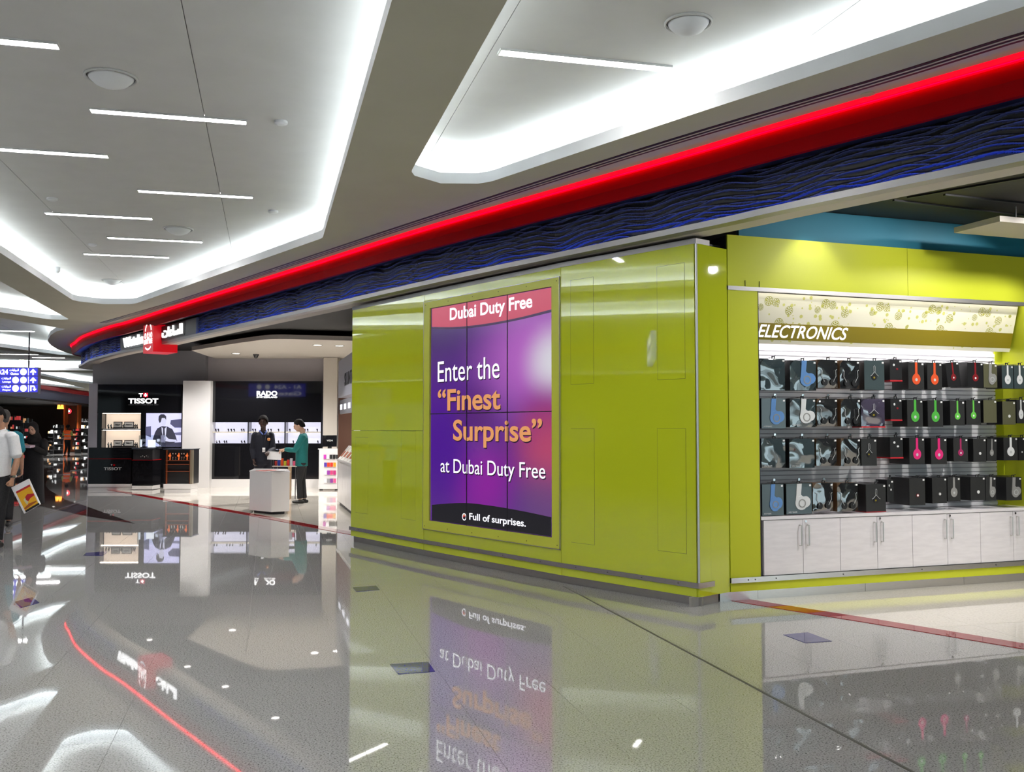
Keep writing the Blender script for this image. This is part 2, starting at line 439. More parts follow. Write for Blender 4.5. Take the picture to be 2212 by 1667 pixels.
# upper ceiling in long panels with seams along the concourse axis
ceil = structure(MB().box(-48, 22, -14, 75, ZC + 0.012, ZC + 0.08).build('ceiling', M_seam), label='white upper ceiling with panel seams')
bs = toAB(at(391, 0, ZC))[1]
for k in range(-12, 9):
    lo = bs + k * 2.0; mb = MB()
    mb.hexa([AB(a, b, z) for z in (ZC, ZC + 0.012) for a, b in ((-30, lo + 0.003), (85, lo + 0.003), (85, lo + 1.997), (-30, lo + 1.997))])
    mb.build('ceiling_panel', M_plaster, ceil)
def tube_light(a, b0_, b1_, label, w=0.045):
    t = thing('ceiling_tube_light', label, 'ceiling light', AB(a, (b0_ + b1_) / 2, ZC - 0.01), group='recessed tube lights in the ceiling')
    MB().hexa([AB(aa, bb, z) for z in (ZC - 0.012, ZC - 0.001) for aa, bb in ((a - w, b0_), (a + w, b0_), (a + w, b1_), (a - w, b1_))]).build('diffuser', M_tube, t)
    fr = MB()
    for s_ in (-1, 1):
        fr.hexa([AB(aa, bb, z) for z in (ZC - 0.016, ZC) for aa, bb in ((a + s_ * w, b0_ - 0.01), (a + s_ * (w + 0.008), b0_ - 0.01), (a + s_ * (w + 0.008), b1_ + 0.01), (a + s_ * w, b1_ + 0.01))])
    for bb0, bb1 in ((b0_ - 0.01, b0_), (b1_, b1_ + 0.01)):
        fr.hexa([AB(aa, bb, z) for z in (ZC - 0.016, ZC) for aa, bb in ((a - w, bb0), (a + w, bb0), (a + w, bb1), (a - w, bb1))])
    fr.build('frame', M_plaster, t)
TL = [(6.25, 1.52, 2.77, 'long tube light in the opening right of the taupe beam'),
      (6.9, -2.62, -1.41, 'nearest tube light at the left edge, beside the large domed speaker'),
      (8.25, -1.43, -0.21, 'brightest near tube light below the large domed speaker'),
      (9.62, -2.72, -1.51, 'tube light at the left edge, second from the top'),
      (10.95, -1.40, -0.20, 'mid ceiling tube light, right hand one of the middle row'),
      (12.38, -2.63, -1.42, 'mid ceiling tube light, left hand one above the small domed speaker'),
      (13.77, -2.14, -0.92, 'tube light just beneath the small domed speaker'),
      (15.15, -2.68, -1.49, 'farthest tube light in the large left opening')]
for t in TL: tube_light(*t)
for q0, q1, nm in [((0, 713), (74, 715), 'thin far tube light above the round soffit edge'), ((0, 763.5), (83, 765.5), 'far tube light left over the hanging sign'),
                   ((70, 771), (140, 772.5), 'far tube light second in the distant row'), ((43, 777), (118, 778), 'far tube light third in the distant row'),
                   ((108, 782.5), (180, 783.5), 'far tube light nearest the round fascia'), ((86, 787), (152, 788.5), 'farthest tube light of the distant row')]:
    A = toAB(at(*q0, ZC)); B = toAB(at(*q1, ZC)); tube_light((A[0] + B[0]) / 2, A[1], B[1], nm, 0.08)
unseen = [(5.53 - 1.38 * i, -1.43 if i % 2 == 0 else -2.62) for i in range(8)] + [(-1.5 - 2.4 * i, 2.0 if i % 2 else 3.4) for i in range(4)] + [(10 - 3 * i, -6.6 if i % 2 else -5.4) for i in range(6)]
for k, (a, b) in enumerate(unseen):
    tube_light(a, b, b + 1.21, 'tube light outside the view %s, %s from its front' % ('above the viewpoint' if k < 8 else ('in the right opening' if k < 12 else 'in the leftmost opening'), ['first', 'second', 'third', 'fourth', 'fifth', 'sixth', 'seventh', 'eighth'][k if k < 8 else (k - 8 if k < 12 else k - 12)]))
for k, (a, b) in enumerate([(19.5, -10.6), (21.5, -12.5), (24, -12.0), (27, -13.5), (31, -15)]):  # extra lamps out of view, added to brighten the dark far floor
    tube_light(a, b, b + 1.21, 'unseen tube light added to brighten the far left floor, %s from the front' % ['first', 'second', 'third', 'fourth', 'fifth'][k], 0.08)
def speaker(px, py, r, label):
    c = at(px, py, ZC); t = thing('ceiling_speaker', label, 'speaker', c, group='domed ceiling speakers')
    MB().lathe(c, [(r, 0), (r, -0.012), (r * 0.93, -0.016), (r * 0.9, -0.004), (r * 0.9, 0)], 32).build('rim', M_plaster, t, True)
    MB().lathe(c, [(r * 0.86, -0.001), (r * 0.8, -0.02), (r * 0.6, -0.055), (r * 0.3, -0.078), (0.01, -0.085)], 32).build('dome', M_lip, t, True)
speaker(1487, 48, 0.155, 'white domed speaker in the right hand ceiling opening')
speaker(240, 166, 0.19, 'large white domed speaker at the upper left of the ceiling')
speaker(385, 494, 0.19, 'white domed speaker between the mid ceiling tube lights')
speaker(242, 605, 0.17, 'smallest white domed speaker near the point of the left opening')
def disc(px, py, r, label, z=ZC, d=0.02, m=None):
    c = at(px, py, z); o = MB().lathe(c, [(r, 0), (r, -d), (r * 0.6, -d * 1.6), (0.005, -d * 1.7)], 20).build('detector', m or M_lip)
    setp(o, label=label, category='detector', group='small ceiling discs')
disc(607, 262, 0.055, 'small round disc right of the brightest tube light'); disc(590, 455, 0.06, 'small round disc left of the beam, above its corner')
disc(113, 428, 0.06, 'small round disc at the left above the tube lights'); disc(200, 527, 0.06, 'small round disc beside the far tube lights')
disc(120, 577, 0.07, 'smoke detector hanging near the left cove', d=0.06)
disc(1875, 203, 0.045, 'flat round cover in the soffit above the red band', z=ZS, d=0.004, m=M_soffit)
disc(1285, 367, 0.045, 'round cover in the soffit over the kiosk', z=ZS, d=0.004, m=M_soffit)
disc(598, 583, 0.06, 'round cover in the soffit above the red curve', z=ZS, d=0.004, m=M_soffit)
# ================================================================== FASCIA
FZ0, FZ1 = 3.2, 3.56
fpx = [(2212, 337), (1720, 440), (1505, 487.5), (980, 597), (760, 647), (700, 661), (440, 719.5), (309.5, 750), (266, 758.5), (224, 769), (201, 776), (187, 784)]
fpts = [flat(at(x, y, FZ0)) for x, y in fpx]
d0 = (fpts[0] - fpts[1]).normalized()
fpts = [fpts[0] + d0 * 4.0, fpts[0] + d0 * 2.0] + fpts + [Vector((-11.75, 25.9, 0)), Vector((-11.75, 26.9, 0)), Vector((-11.2, 27.9, 0)), Vector((-10.0, 28.6, 0))]
fline, flen = resample(spline(fpts, 10), 0.05)
fnorm = normals2d(fline, (0, 0, 0))
fas = thing('shop_fascia', 'curved shop fascia with dark wave relief, red glowing band and silver edge', 'fascia', (0, 8, 3.2))
def wave(s, z):
    k = 2 * math.pi
    warp = 0.022 * math.sin(k * s / 1.15 + 4 * z) + 0.010 * math.sin(k * s / 0.63 - 7 * z + 1.3) + 0.02 * math.sin(k * s / 2.6 + 0.7)
    v = 0.5 + 0.5 * math.sin(k * 20 * (z + warp))
    warp2 = 0.030 * math.sin(k * s / 1.4 - 5 * z + 2.0) + 0.012 * math.sin(k * s / 0.55 + 6 * z) - 0.015 * math.sin(k * s / 3.1)
    v2 = 0.5 + 0.5 * math.sin(k * 15 * (z + warp2) + 1.0)
    return 0.026 * max(v ** 6, v2 ** 7)
dense, _ = resample(fline, 0.016); dn = normals2d(dense, (0, 0, 0)); step = flen / (len(dense) - 1)
NZ = 84; PL = int(1.2 / step); sstart = 0
while sstart < len(dense) - 1:
    send = min(sstart + PL, len(dense) - 1)
    if len(dense) - 1 - send < PL * 0.3: send = len(dense) - 1
    mb = MB(); cols = 0; idx = []
    for i in range(sstart, send + 1):
        p, n = dense[i], dn[i]; g = 0.0 if sstart < i < send else -0.004
        for j in range(NZ + 1):
            z = FZ0 + (FZ1 - FZ0) * j / NZ; w_ = wave(i * step, z - FZ0) + g
            mb.v.append((p.x + n.x * w_, p.y + n.y * w_, z))
        if cols:
            b_ = (cols - 1) * (NZ + 1); c_ = cols * (NZ + 1)
            for j in range(NZ):
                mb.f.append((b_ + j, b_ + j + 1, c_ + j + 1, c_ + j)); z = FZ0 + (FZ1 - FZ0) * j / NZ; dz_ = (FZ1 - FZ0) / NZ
                idx.append(1 if wave(i * step, z + dz_ - FZ0) - wave(i * step, z - FZ0) > 0.8 * dz_ else 0)  # downward faces take the colour with the blue glow painted in
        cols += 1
    o = mb.build('wave_panel', M_wave, fas, True, fix=False); o.data.materials.append(M_wave_bluelit); o.data.polygons.foreach_set('material_index', idx)
    sstart = send
MB().sweep(fline, fnorm, [(-0.03, FZ0 - 0.05), (0.085, FZ0 - 0.05), (0.085, FZ0), (0.078, FZ0), (0.078, FZ0 - 0.02), (-0.03, FZ0 - 0.02)]).build('silver_edge', M_edge, fas)
MB().sweep(fline, fnorm, [(-0.26, FZ0 - 0.04), (-0.03, FZ0 - 0.048), (-0.03, FZ0 - 0.02), (-0.26, FZ0 - 0.012)]).build('underside', M_raft, fas)
MB().ribbon(fline, 0.05, FZ0 - 0.012, 0.07, FZ0 - 0.012, fnorm).build('blue_lamp', M_bluelamp, fas)
MB().sweep(fline, fnorm, [(-0.26, FZ0 - 0.02), (-0.04, FZ0 - 0.02), (-0.04, ZS), (-0.26, ZS)]).build('core', M_black, fas)
MB().sweep(fline, fnorm, [(-0.04, 3.545), (0.235, 3.515), (0.235, 3.56), (-0.04, 3.58)]).build('black_ledge', M_black, fas)  # black underside between the red band and the wave panels
MB().sweep(fline, fnorm, [(0.20, 3.505), (0.245, 3.505), (0.265, 3.60), (0.26, 3.705), (0.20, 3.705)]).build('red_band', M_redface, fas)
MB().sweep(fline, fnorm, [(0.20, 3.716), (0.295, 3.716), (0.30, 3.7495), (0.20, 3.7495)]).build('red_lamp', M_redlamp, fas)
MB().ribbon(fline, 0.270, 3.714, 0.284, 3.714, fnorm).build('red_fill_strip', mat('red_fill_strip', (0.3, 0, 0), emit=(1.0, 0.0, 0.012), es=8), fas)  # hidden glowing strip, added to light the red band below it
# linear air slot in the soffit
sp_ = [(2500, 2), (2212, 77.5), (1900, 174), (1400, 322), (900, 481), (650, 563), (408, 643), (300, 675), (222, 697)]
spath, _ = resample(spline([flat(S(*q)) for q in sp_], 8), 0.15); sn = normals2d(spath, (0, 0, 0))
dif = thing('air_slot', 'long dark linear air slot in the soffit beside the red band', 'air vent', (0, 8, ZS - 0.01))
for k, o_ in enumerate((-0.05, 0.0, 0.05)):
    MB().sweep(spath, sn, [(o_ - 0.017, ZS - 0.003), (o_ + 0.017, ZS - 0.003), (o_ + 0.017, ZS + 0.002), (o_ - 0.017, ZS + 0.002)]).build('slot', M_black, dif)
for o_ in (-0.025, 0.025):
    MB().sweep(spath, sn, [(o_ - 0.009, ZS - 0.005), (o_ + 0.009, ZS - 0.005), (o_ + 0.009, ZS + 0.002), (o_ - 0.009, ZS + 0.002)]).build('blade', M_soffit, dif)
# ================================================================== GREEN KIOSK
N0, N1, N2, N3 = [flat(at(*q)) for q in ((757.6, 1169.5), (915, 1202), (1213, 1260), (1509, 1311))]
S1 = flat(at(1578, 1303)); KT = 3.13
wall_dir = (flat(at(2212, 1255)) - flat(at(1639, 1294.5))).normalized()
S0 = flat(at(1639, 1294.5)) - wall_dir * 0.28
back = Vector((-wall_dir.y, wall_dir.x, 0))
kiosk = thing('lime_kiosk', 'lime green glass clad kiosk block carrying the big video wall', 'kiosk', (N1 + N2) / 2 + Vector((0, 0, 0)))
def seg_prism(mb, a, b, thick, z0, z1, ea=0.0, eb=0.0, w0=0.0):
    fr = Frame(a, b - a, (0, -1)); L = (b - a).length
    mb.box(-ea, L + eb, -thick + w0, w0, z0, z1, fr); return mb
corners = [N0, N1, N2, N3, S0]
core = [N0 + Vector((0.10, 0.10, 0)), N1 + Vector((0.06, 0.12, 0)), N2 + Vector((0.06, 0.12, 0)), N3 + Vector((0.0, 0.15, 0)), S0 + back * 0.12, S0 + back * 1.2, S0 + back * 1.2 + Vector((-1.2, 4.0, 0)), Vector((-2.35, 15.2, 0))]
MB().prism([Vector((p.x, p.y, 0.0)) for p in core], (0, 0, KT)).build('core', M_darkgrey, kiosk)
P1 = Frame(N0, N1 - N0, (0, -1)); P2f = Frame(N1, N2 - N1, (0, -1)); P3 = Frame(N2, N3 - N2, (0, -1)); PS = Frame(N3, S0 - N3, (0.8, -0.6))
if PS.n.dot(Vector((0.8, -0.6, 0))) < 0: PS.n = -PS.n
L1, L2, L3, LS = (N1 - N0).length, (N2 - N1).length, (N3 - N2).length, (S0 - N3).length
zmid = P1.hit(840, 930)[1]
for fr, L, zr in ((P1, L1, ((0.08, zmid - 0.002), (zmid + 0.002, KT - 0.05))), (P3, L3, ((0.08, KT - 0.05),)), (PS, LS, ((0.08, KT - 0.05),))):
    for za, zb in zr:
        if fr is PS:
            MB().box(0.012, 0.165, -0.02, 0, za, zb, fr).build('glass_panel', M_lime, kiosk); MB().box(0.175, L - 0.002, -0.03, -0.008, za, zb, fr).build('glass_panel', M_lime, kiosk)
        else: MB().box(0.003, L - (0.018 if fr is P3 else 0.003), -0.02, 0, za, zb, fr).build('glass_panel', M_lime, kiosk)
# panel around the screens: four pieces
u0, zt = P2f.hit(917, 651); u1, zt2 = P2f.hit(1210, 599); zb_ = P2f.hit(1210, 1187)[1]
zt = 2.83 if abs(zt - 2.83) > 0.5 else (zt + zt2) / 2
for x0, x1, za, zb in ((0.003, L2 - 0.003, 0.08, zb_), (0.003, L2 - 0.003, zt, KT - 0.05), (0.003, u0, zb_, zt), (u1, L2 - 0.003, zb_, zt)):
    MB().box(x0, x1, -0.02, 0, za, zb, P2f).build('glass_panel', M_lime, kiosk)
for fr, L in ((P1, L1), (P2f, L2), (P3, L3)):
    MB().box(0, L, 0.0, 0.012, 0.155, 0.2, fr).build('bumper_rail', M_steel, kiosk)
    for k in range(4):
        MB().cyl(fr(L * (k + 0.5) / 4, 0.012, 0.178), fr(L * (k + 0.5) / 4, 0.014, 0.178), 0.006, n=8).build('screw', M_darkgrey, kiosk)
    MB().box(0.0, L, -0.07, -0.045, 0.0, 0.08, fr).build('kick_plate', M_steel, kiosk)
    MB().box(0, L, -0.06, 0.004, KT - 0.05, KT - 0.005, fr).build('cap_trim', M_edge, kiosk)
MB().box(-0.012, 0.2, 0.0, 0.012, 0.155, 0.2, PS).build('bumper_rail', M_steel, kiosk)
MB().box(-0.05, 0.30, -0.06, -0.035, 0.0, 0.08, PS).build('kick_plate', M_satin, kiosk)
MB().box(0, 0.18, -0.06, 0.004, KT - 0.05, KT - 0.005, PS).build('cap_trim', M_edge, kiosk)
MB().cyl(P3(L3, -0.008, 0.2), P3(L3, -0.008, KT - 0.05), 0.011, n=10).build('corner_trim', M_satin, kiosk)
MB().box(-0.03, -0.005, 0.0, 0.012, 0.155, 0.2, P1).build('bumper_rail', M_steel, kiosk)
# flush access panels: a hairline joint round a thin plate
def access(fr, c, skip=()):
    q = [fr.hit(*p) for p in c]; ua = (q[0][0] + q[3][0]) / 2; ub = (q[1][0] + q[2][0]) / 2; za = (q[2][1] + q[3][1]) / 2; zb = (q[0][1] + q[1][1]) / 2
    MB().box(ua, ub, -0.001, 0.0012, za, zb, fr).build('access_panel', M_lime, kiosk)
    t = 0.0025; mb = MB()
    for k, (x0, x1, z0, z1) in enumerate(((ua - t, ub + t, zb, zb + t), (ua - t, ub + t, za - t, za), (ua - t, ua, za, zb), (ub, ub + t, za, zb))):
        if k not in skip: mb.box(x0, x1, 0, 0.0009, z0, z1, fr)
    mb.build('access_joint', M_hair, kiosk)
access(P3, [(1233, 604), (1282, 600), (1282, 828), (1233, 830)]); access(P3, [(1420, 577), (1479, 567), (1479, 817), (1420, 820)])
access(P3, [(1234, 925), (1284, 927), (1284, 1175), (1234, 1172)], (2,)); access(P3, [(1421, 925), (1482, 926), (1482, 1197), (1421, 1187)])
access(P1, [(768, 944), (795, 945), (795, 1110), (768, 1106)], (3,)); access(P1, [(867, 931), (898, 931), (898, 1123), (867, 1120)], (3,))
# ------------------------------------------------------------------ video wall
vw = thing('video_wall', 'tall six panel video wall showing a purple duty free advertisement', 'screen', P2f(L2 / 2, 0, 0.6))
FRm = P2f
su0, sz1a = FRm.hit(930, 663); su1, sz1b = FRm.hit(1193, 622); sz0 = (FRm.hit(930, 1125)[1] + FRm.hit(1193, 1160)[1]) / 2; sz1 = (sz1a + sz1b) / 2
for x0, x1, za, zb in ((u0 + 0.006, u1 - 0.006, sz1, zt - 0.006), (u0 + 0.006, u1 - 0.006, zb_ + 0.006, sz0), (u0 + 0.006, su0, sz0, sz1), (su1, u1 - 0.006, sz0, sz1)):
    MB().box(x0, x1, -0.02, 0.012, za, zb, FRm).build('frame', M_limeframe, vw)
mb = MB(); t = 0.006
for x0, x1, za, zb in ((u0, u1, zt - t, zt), (u0, u1, zb_, zb_ + t), (u0, u0 + t, zb_, zt), (u1 - t, u1, zb_, zt)): mb.box(x0, x1, -0.02, 0.014, za, zb, FRm)
mb.build('metal_edge', M_satin, vw)
mb = MB()
for k in range(6):
    for uu, zz in ((u0 + 0.04 + (u1 - u0 - 0.08) * k / 5, zt - 0.04), (u0 + 0.04 + (u1 - u0 - 0.08) * k / 5, zb_ + 0.04)):
        mb.cyl(FRm(uu, 0.012, zz), FRm(uu, 0.0135, zz), 0.006, n=8)
mb.build('frame_screw', M_hair, vw)
MB().box(su0, su1, -0.05, -0.012, sz0, sz1, FRm).build('bezel', M_black, vw)
def screen_mat():
    m = bpy.data.materials.new('screen_image'); m.use_nodes = True; nt = m.node_tree; N = nt.nodes; Lk = nt.links
    bs = N['Principled BSDF']; bs.inputs['Base Color'].default_value = (0.01, 0.01, 0.012, 1); bs.inputs['Roughness'].default_value = 0.15
    g = N.new('ShaderNodeNewGeometry'); sub = N.new('ShaderNodeVectorMath'); sub.operation = 'SUBTRACT'; Lk.new(g.outputs['Position'], sub.inputs[0])
    sub.inputs[1].default_value = FRm(su0, 0, sz0)
    dt = N.new('ShaderNodeVectorMath'); dt.operation = 'DOT_PRODUCT'; Lk.new(sub.outputs[0], dt.inputs[0]); dt.inputs[1].default_value = FRm.u / (su1 - su0)
    sep = N.new('ShaderNodeSeparateXYZ'); Lk.new(sub.outputs[0], sep.inputs[0])
    vz = N.new('ShaderNodeMath'); vz.operation = 'DIVIDE'; Lk.new(sep.outputs['Z'], vz.inputs[0]); vz.inputs[1].default_value = sz1 - sz0
    cm = N.new('ShaderNodeCombineXYZ'); Lk.new(dt.outputs['Value'], cm.inputs[0]); Lk.new(vz.outputs[0], cm.inputs[1])
    cur = None
    def blob(cx, cy, sx, sy, c, strength):
        nonlocal cur
        a = N.new('ShaderNodeVectorMath'); a.operation = 'SUBTRACT'; Lk.new(cm.outputs[0], a.inputs[0]); a.inputs[1].default_value = (cx, cy, 0)
        b = N.new('ShaderNodeVectorMath'); b.operation = 'MULTIPLY'; Lk.new(a.outputs[0], b.inputs[0]); b.inputs[1].default_value = (1 / sx, 1 / sy, 0)
        l = N.new('ShaderNodeVectorMath'); l.operation = 'LENGTH'; Lk.new(b.outputs[0], l.inputs[0])
        mr = N.new('ShaderNodeMapRange'); mr.interpolation_type = 'SMOOTHERSTEP'; Lk.new(l.outputs['Value'], mr.inputs[0])
        mr.inputs[1].default_value = 0.0; mr.inputs[2].default_value = 1.0; mr.inputs[3].default_value = strength; mr.inputs[4].default_value = 0.0
        mx = N.new('ShaderNodeMix'); mx.data_type = 'RGBA'; Lk.new(mr.outputs[0], mx.inputs['Factor'])
        if cur is None: mx.inputs['A'].default_value = (*hexc('5a2a86'), 1)
        else: Lk.new(cur, mx.inputs['A'])
        mx.inputs['B'].default_value = (*c, 1); cur = mx.outputs['Result']
    blob(0.0, 1.0, 0.9, 0.5, hexc('4a3a68'), 0.9); blob(0.9, 0.72, 0.75, 0.42, hexc('b465c0'), 1.0); blob(1.02, 0.70, 0.32, 0.22, hexc('d8d8de'), 0.95)
    blob(0.95, 0.45, 0.35, 0.25, hexc('8a2c70'), 0.8); blob(1.02, 0.33, 0.5, 0.3, hexc('b84a6a'), 0.9); blob(0.45, 0.2, 0.45, 0.3, hexc('8e1f9a'), 0.9)
    blob(0.1, 0.35, 0.5, 0.5, hexc('4a1190'), 0.9); blob(0.95, 0.12, 0.4, 0.25, hexc('6a4a78'), 0.7); blob(0.4, 0.5, 0.3, 0.2, hexc('56206a'), 0.6)
    Lk.new(cur, bs.inputs['Emission Color']); bs.inputs['Emission Strength'].default_value = 0.85
    return m
M_screen = screen_mat()
sw, sh = (su1 - su0) / 3, (sz1 - sz0) / 2
for i in range(3):
    for j in range(2):
        MB().box(su0 + i * sw + 0.006, su0 + (i + 1) * sw - 0.006, -0.012, -0.006, sz0 + j * sh + 0.005, sz0 + (j + 1) * sh - 0.005, FRm).build('screen', M_screen, vw)
def emis(name, c, s=0.9): return mat(name, (0.02, 0.02, 0.02), 0.3, emit=c, es=s)
def curved_band(name, top, pts, w, m):      # straight edge at z=top, wavy edge through pts
    uu = [p[0] for p in pts]; c = spline([Vector((a, b, 0)) for a, b in pts], 8)
    poly = [FRm(p.x, w, p.y) for p in c] + [FRm(c[-1].x, w, top), FRm(c[0].x, w, top)]
    return MB().prism(poly, FRm.n * 0.0015).build(name, m, vw)
def hp(x, y): return FRm.hit(x, y, -0.004)
g_ = 0.008
curved_band('banner', sz1 - g_, [hp(933, 706), hp(985, 706), hp(1050, 699), hp(1120, 686), hp(1191, 668)], -0.005, emis('banner_red', hexc('bd4862'), 0.95))
curved_band('banner_shadow', hp(1050, 690)[1], [hp(933, 711), hp(985, 711), hp(1050, 704), hp(1120, 691), hp(1191, 674)], -0.0058, emis('banner_shadow', hexc('46305a'), 0.7))
curved_band('footer', sz0 + g_, [hp(933, 1090), hp(1000, 1086), hp(1060, 1092), hp(1130, 1104), hp(1191, 1117)], -0.005, emis('footer_black', hexc('0c0a16'), 0.8))
for k in (1, 2): MB().box(su0 + k * sw - 0.006, su0 + k * sw + 0.006, -0.004, -0.0015, sz0, sz1, FRm).build('panel_gap', M_black, vw)
MB().box(su0, su1, -0.004, -0.0015, sz0 + sh - 0.005, sz0 + sh + 0.005, FRm).build('panel_gap', M_black, vw)
def vtext(s, xa, xb, ya, yb, yc, yd, m, bold, shadow=True):
    """text between pixel columns xa..xb; ya/yb top and bottom at xa, yc/yd at xb"""
    ua = hp(xa, ya)[0]; ub = hp(xb, yc)[0]; za = (hp(xa, yb)[1] + hp(xb, yd)[1]) / 2; zb = (hp(xa, ya)[1] + hp(xb, yc)[1]) / 2
    if shadow: put_text('lettering_shadow', s, FRm, ua + 0.012, ub + 0.012, za - 0.012, zb - 0.012, -0.0034, emis('letter_shadow', hexc('331340'), 0.5), vw, bold, th=0.0006)
    put_text('lettering', s, FRm, ua, ub, za, zb, -0.0028, m, vw, bold, th=0.0008)
L_w = emis('letter_white', (0.93, 0.93, 1.0), 1.1); L_o = emis('letter_orange', hexc('d4905a'), 1.0)
vtext('Dubai Duty Free', 972, 1150, 658, 692, 643, 682, L_w, 0.022, False)
vtext('Enter the', 946, 1079, 778, 825, 772, 817, L_w, 0.0)
vtext('\u201cFinest', 946, 1081, 840, 886, 834, 886, L_o, 0.02)
vtext('Surprise\u201d', 979, 1171, 904, 967, 906, 968, L_o, 0.02)
vtext('at Dubai Duty Free', 952, 1178, 992, 1027, 998, 1047, L_w, 0.0)
vtext('Full of surprises.', 1014, 1136, 1109, 1128, 1120, 1141, L_w, 0.016, False)
cu_, cz_ = hp(1003, 1116)
def ringm(fr, u, z, r0, r1, w, a0=0, a1=360, n=24, th=0.001):
    mb = MB()
    for k in range(n):
        t0 = R(a0 + (a1 - a0) * k / n); t1 = R(a0 + (a1 - a0) * (k + 1) / n)
        mb.prism([fr(u + math.cos(t0) * r0, w, z + math.sin(t0) * r0), fr(u + math.cos(t0) * r1, w, z + math.sin(t0) * r1), fr(u + math.cos(t1) * r1, w, z + math.sin(t1) * r1), fr(u + math.cos(t1) * r0, w, z + math.sin(t1) * r0)], fr.n * th)
    return mb
ringm(FRm, cu_, cz_, 0.030, 0.040, -0.0028).build('emblem_ring', L_w, vw)
ringm(FRm, cu_, cz_, 0.004, 0.027, -0.0028, 20, 200).build('emblem_swirl', emis('emblem_red', hexc('c03040'), 1.0), vw)
ringm(FRm, cu_, cz_, 0.012, 0.024, -0.0024, 60, 130).build('emblem_dot', emis('emblem_gold', hexc('d8b060'), 1.0), vw)
# ================================================================== ELECTRONICS WALL
EW = Frame(S0, wall_dir, (0, -1))
def eh(x, y, w=0.0): return EW.hit(x, y, w)
uL = eh(1641, 900)[0]; uR = eh(2228, 900)[0]; uEnd = uR + 1.6
ZT, ZN, ZCO, ZD = 3.21, 2.756, 0.72, 0.205     # wall top, niche top, counter, door bottom
ND = 0.34                                       # niche depth
ew = thing('electronics_wall', 'lime green wall bay with a niche of hanging headphone boxes', 'display wall', EW(uL, 0, 0))
useam = eh(1960, 560)[0]
MB().box(0.0, useam - 0.002, -0.02, 0, ZN, ZT, EW).build('header_panel', M_limeback, ew)
MB().box(useam + 0.002, uEnd, -0.02, 0, ZN, ZT, EW).build('header_panel', M_limeback, ew)
MB().box(0.0, uL - 0.006, -0.02, 0, 0.2, ZN - 0.02, EW).build('side_panel', M_limeback, ew)
MB().box(uL - 0.006, uL, -ND, 0.002, 0.2, ZN, EW).build('edge_trim', M_darkgrey, ew)
MB().box(0.0, uEnd, -0.02, 0.008, ZN - 0.036, ZN, EW).build('header_trim', M_edge, ew)
MB().box(uR, uEnd, -0.02, 0, 0.2, ZN - 0.02, EW).build('side_panel', M_limeback, ew)
MB().box(uR, uR + 0.02, -ND, 0, 0.2, ZN - 0.02, EW).build('niche_side', M_limeback, ew)
MB().box(0.0, uEnd, -ND - 0.5, -ND - 0.04, 0.0, ZT, EW).build('core', M_darkgrey, ew)
MB().box(0.0, uEnd, -ND - 0.04, -0.02, ZN, ZT, EW).build('header_core', M_darkgrey, ew)
MB().box(0.0, uL - 0.006, -ND, -0.02, 0, ZN, EW).build('side_core', M_darkgrey, ew)
MB().box(uR + 0.02, uEnd, -ND, -0.02, 0, ZN, EW).build('side_core', M_darkgrey, ew)
MB().box(0.0, uEnd, -0.03, 0.0, 0.08, 0.155, EW).build('plinth_panel', M_limeback, ew)
MB().box(0.0, uEnd, -0.02, 0.012, 0.155, 0.2, EW).build('bumper_rail', M_steel, ew)
MB().box(-0.10, uL - 0.03, -0.06, -0.015, 0.0, 0.08, EW).build('kick_plate', M_steel, ew)
for k in range(4):
    ua = uL - 0.03 + k * 1.15; MB().box(ua + 0.002, min(ua + 1.148, uEnd), -0.06, -0.015, 0.0, 0.08, EW).build('kick_plate', M_steel, ew)
for px in (1615, 1630, 1675, 1820, 1990, 2150):
    uu = eh(px, 1250)[0]; MB().cyl(EW(uu, 0.012, 0.178), EW(uu, 0.0145, 0.178), 0.006, n=8).build('screw', M_darkgrey, ew)
for px in (1609, 1640):
    uu = eh(px, 605)[0]; MB().cyl(EW(uu, 0.004, ZN), EW(uu, 0.004, ZN + 0.055), 0.003, n=6).build('pin', M_hair, ew)
# teal wall and dark shop ceiling above
tw = structure(MB().box(0.15, 9.0, -0.09, -0.05, 3.215, 3.5, EW).build('wall_right', M_teal), label='teal painted wall strip above the lime panels')
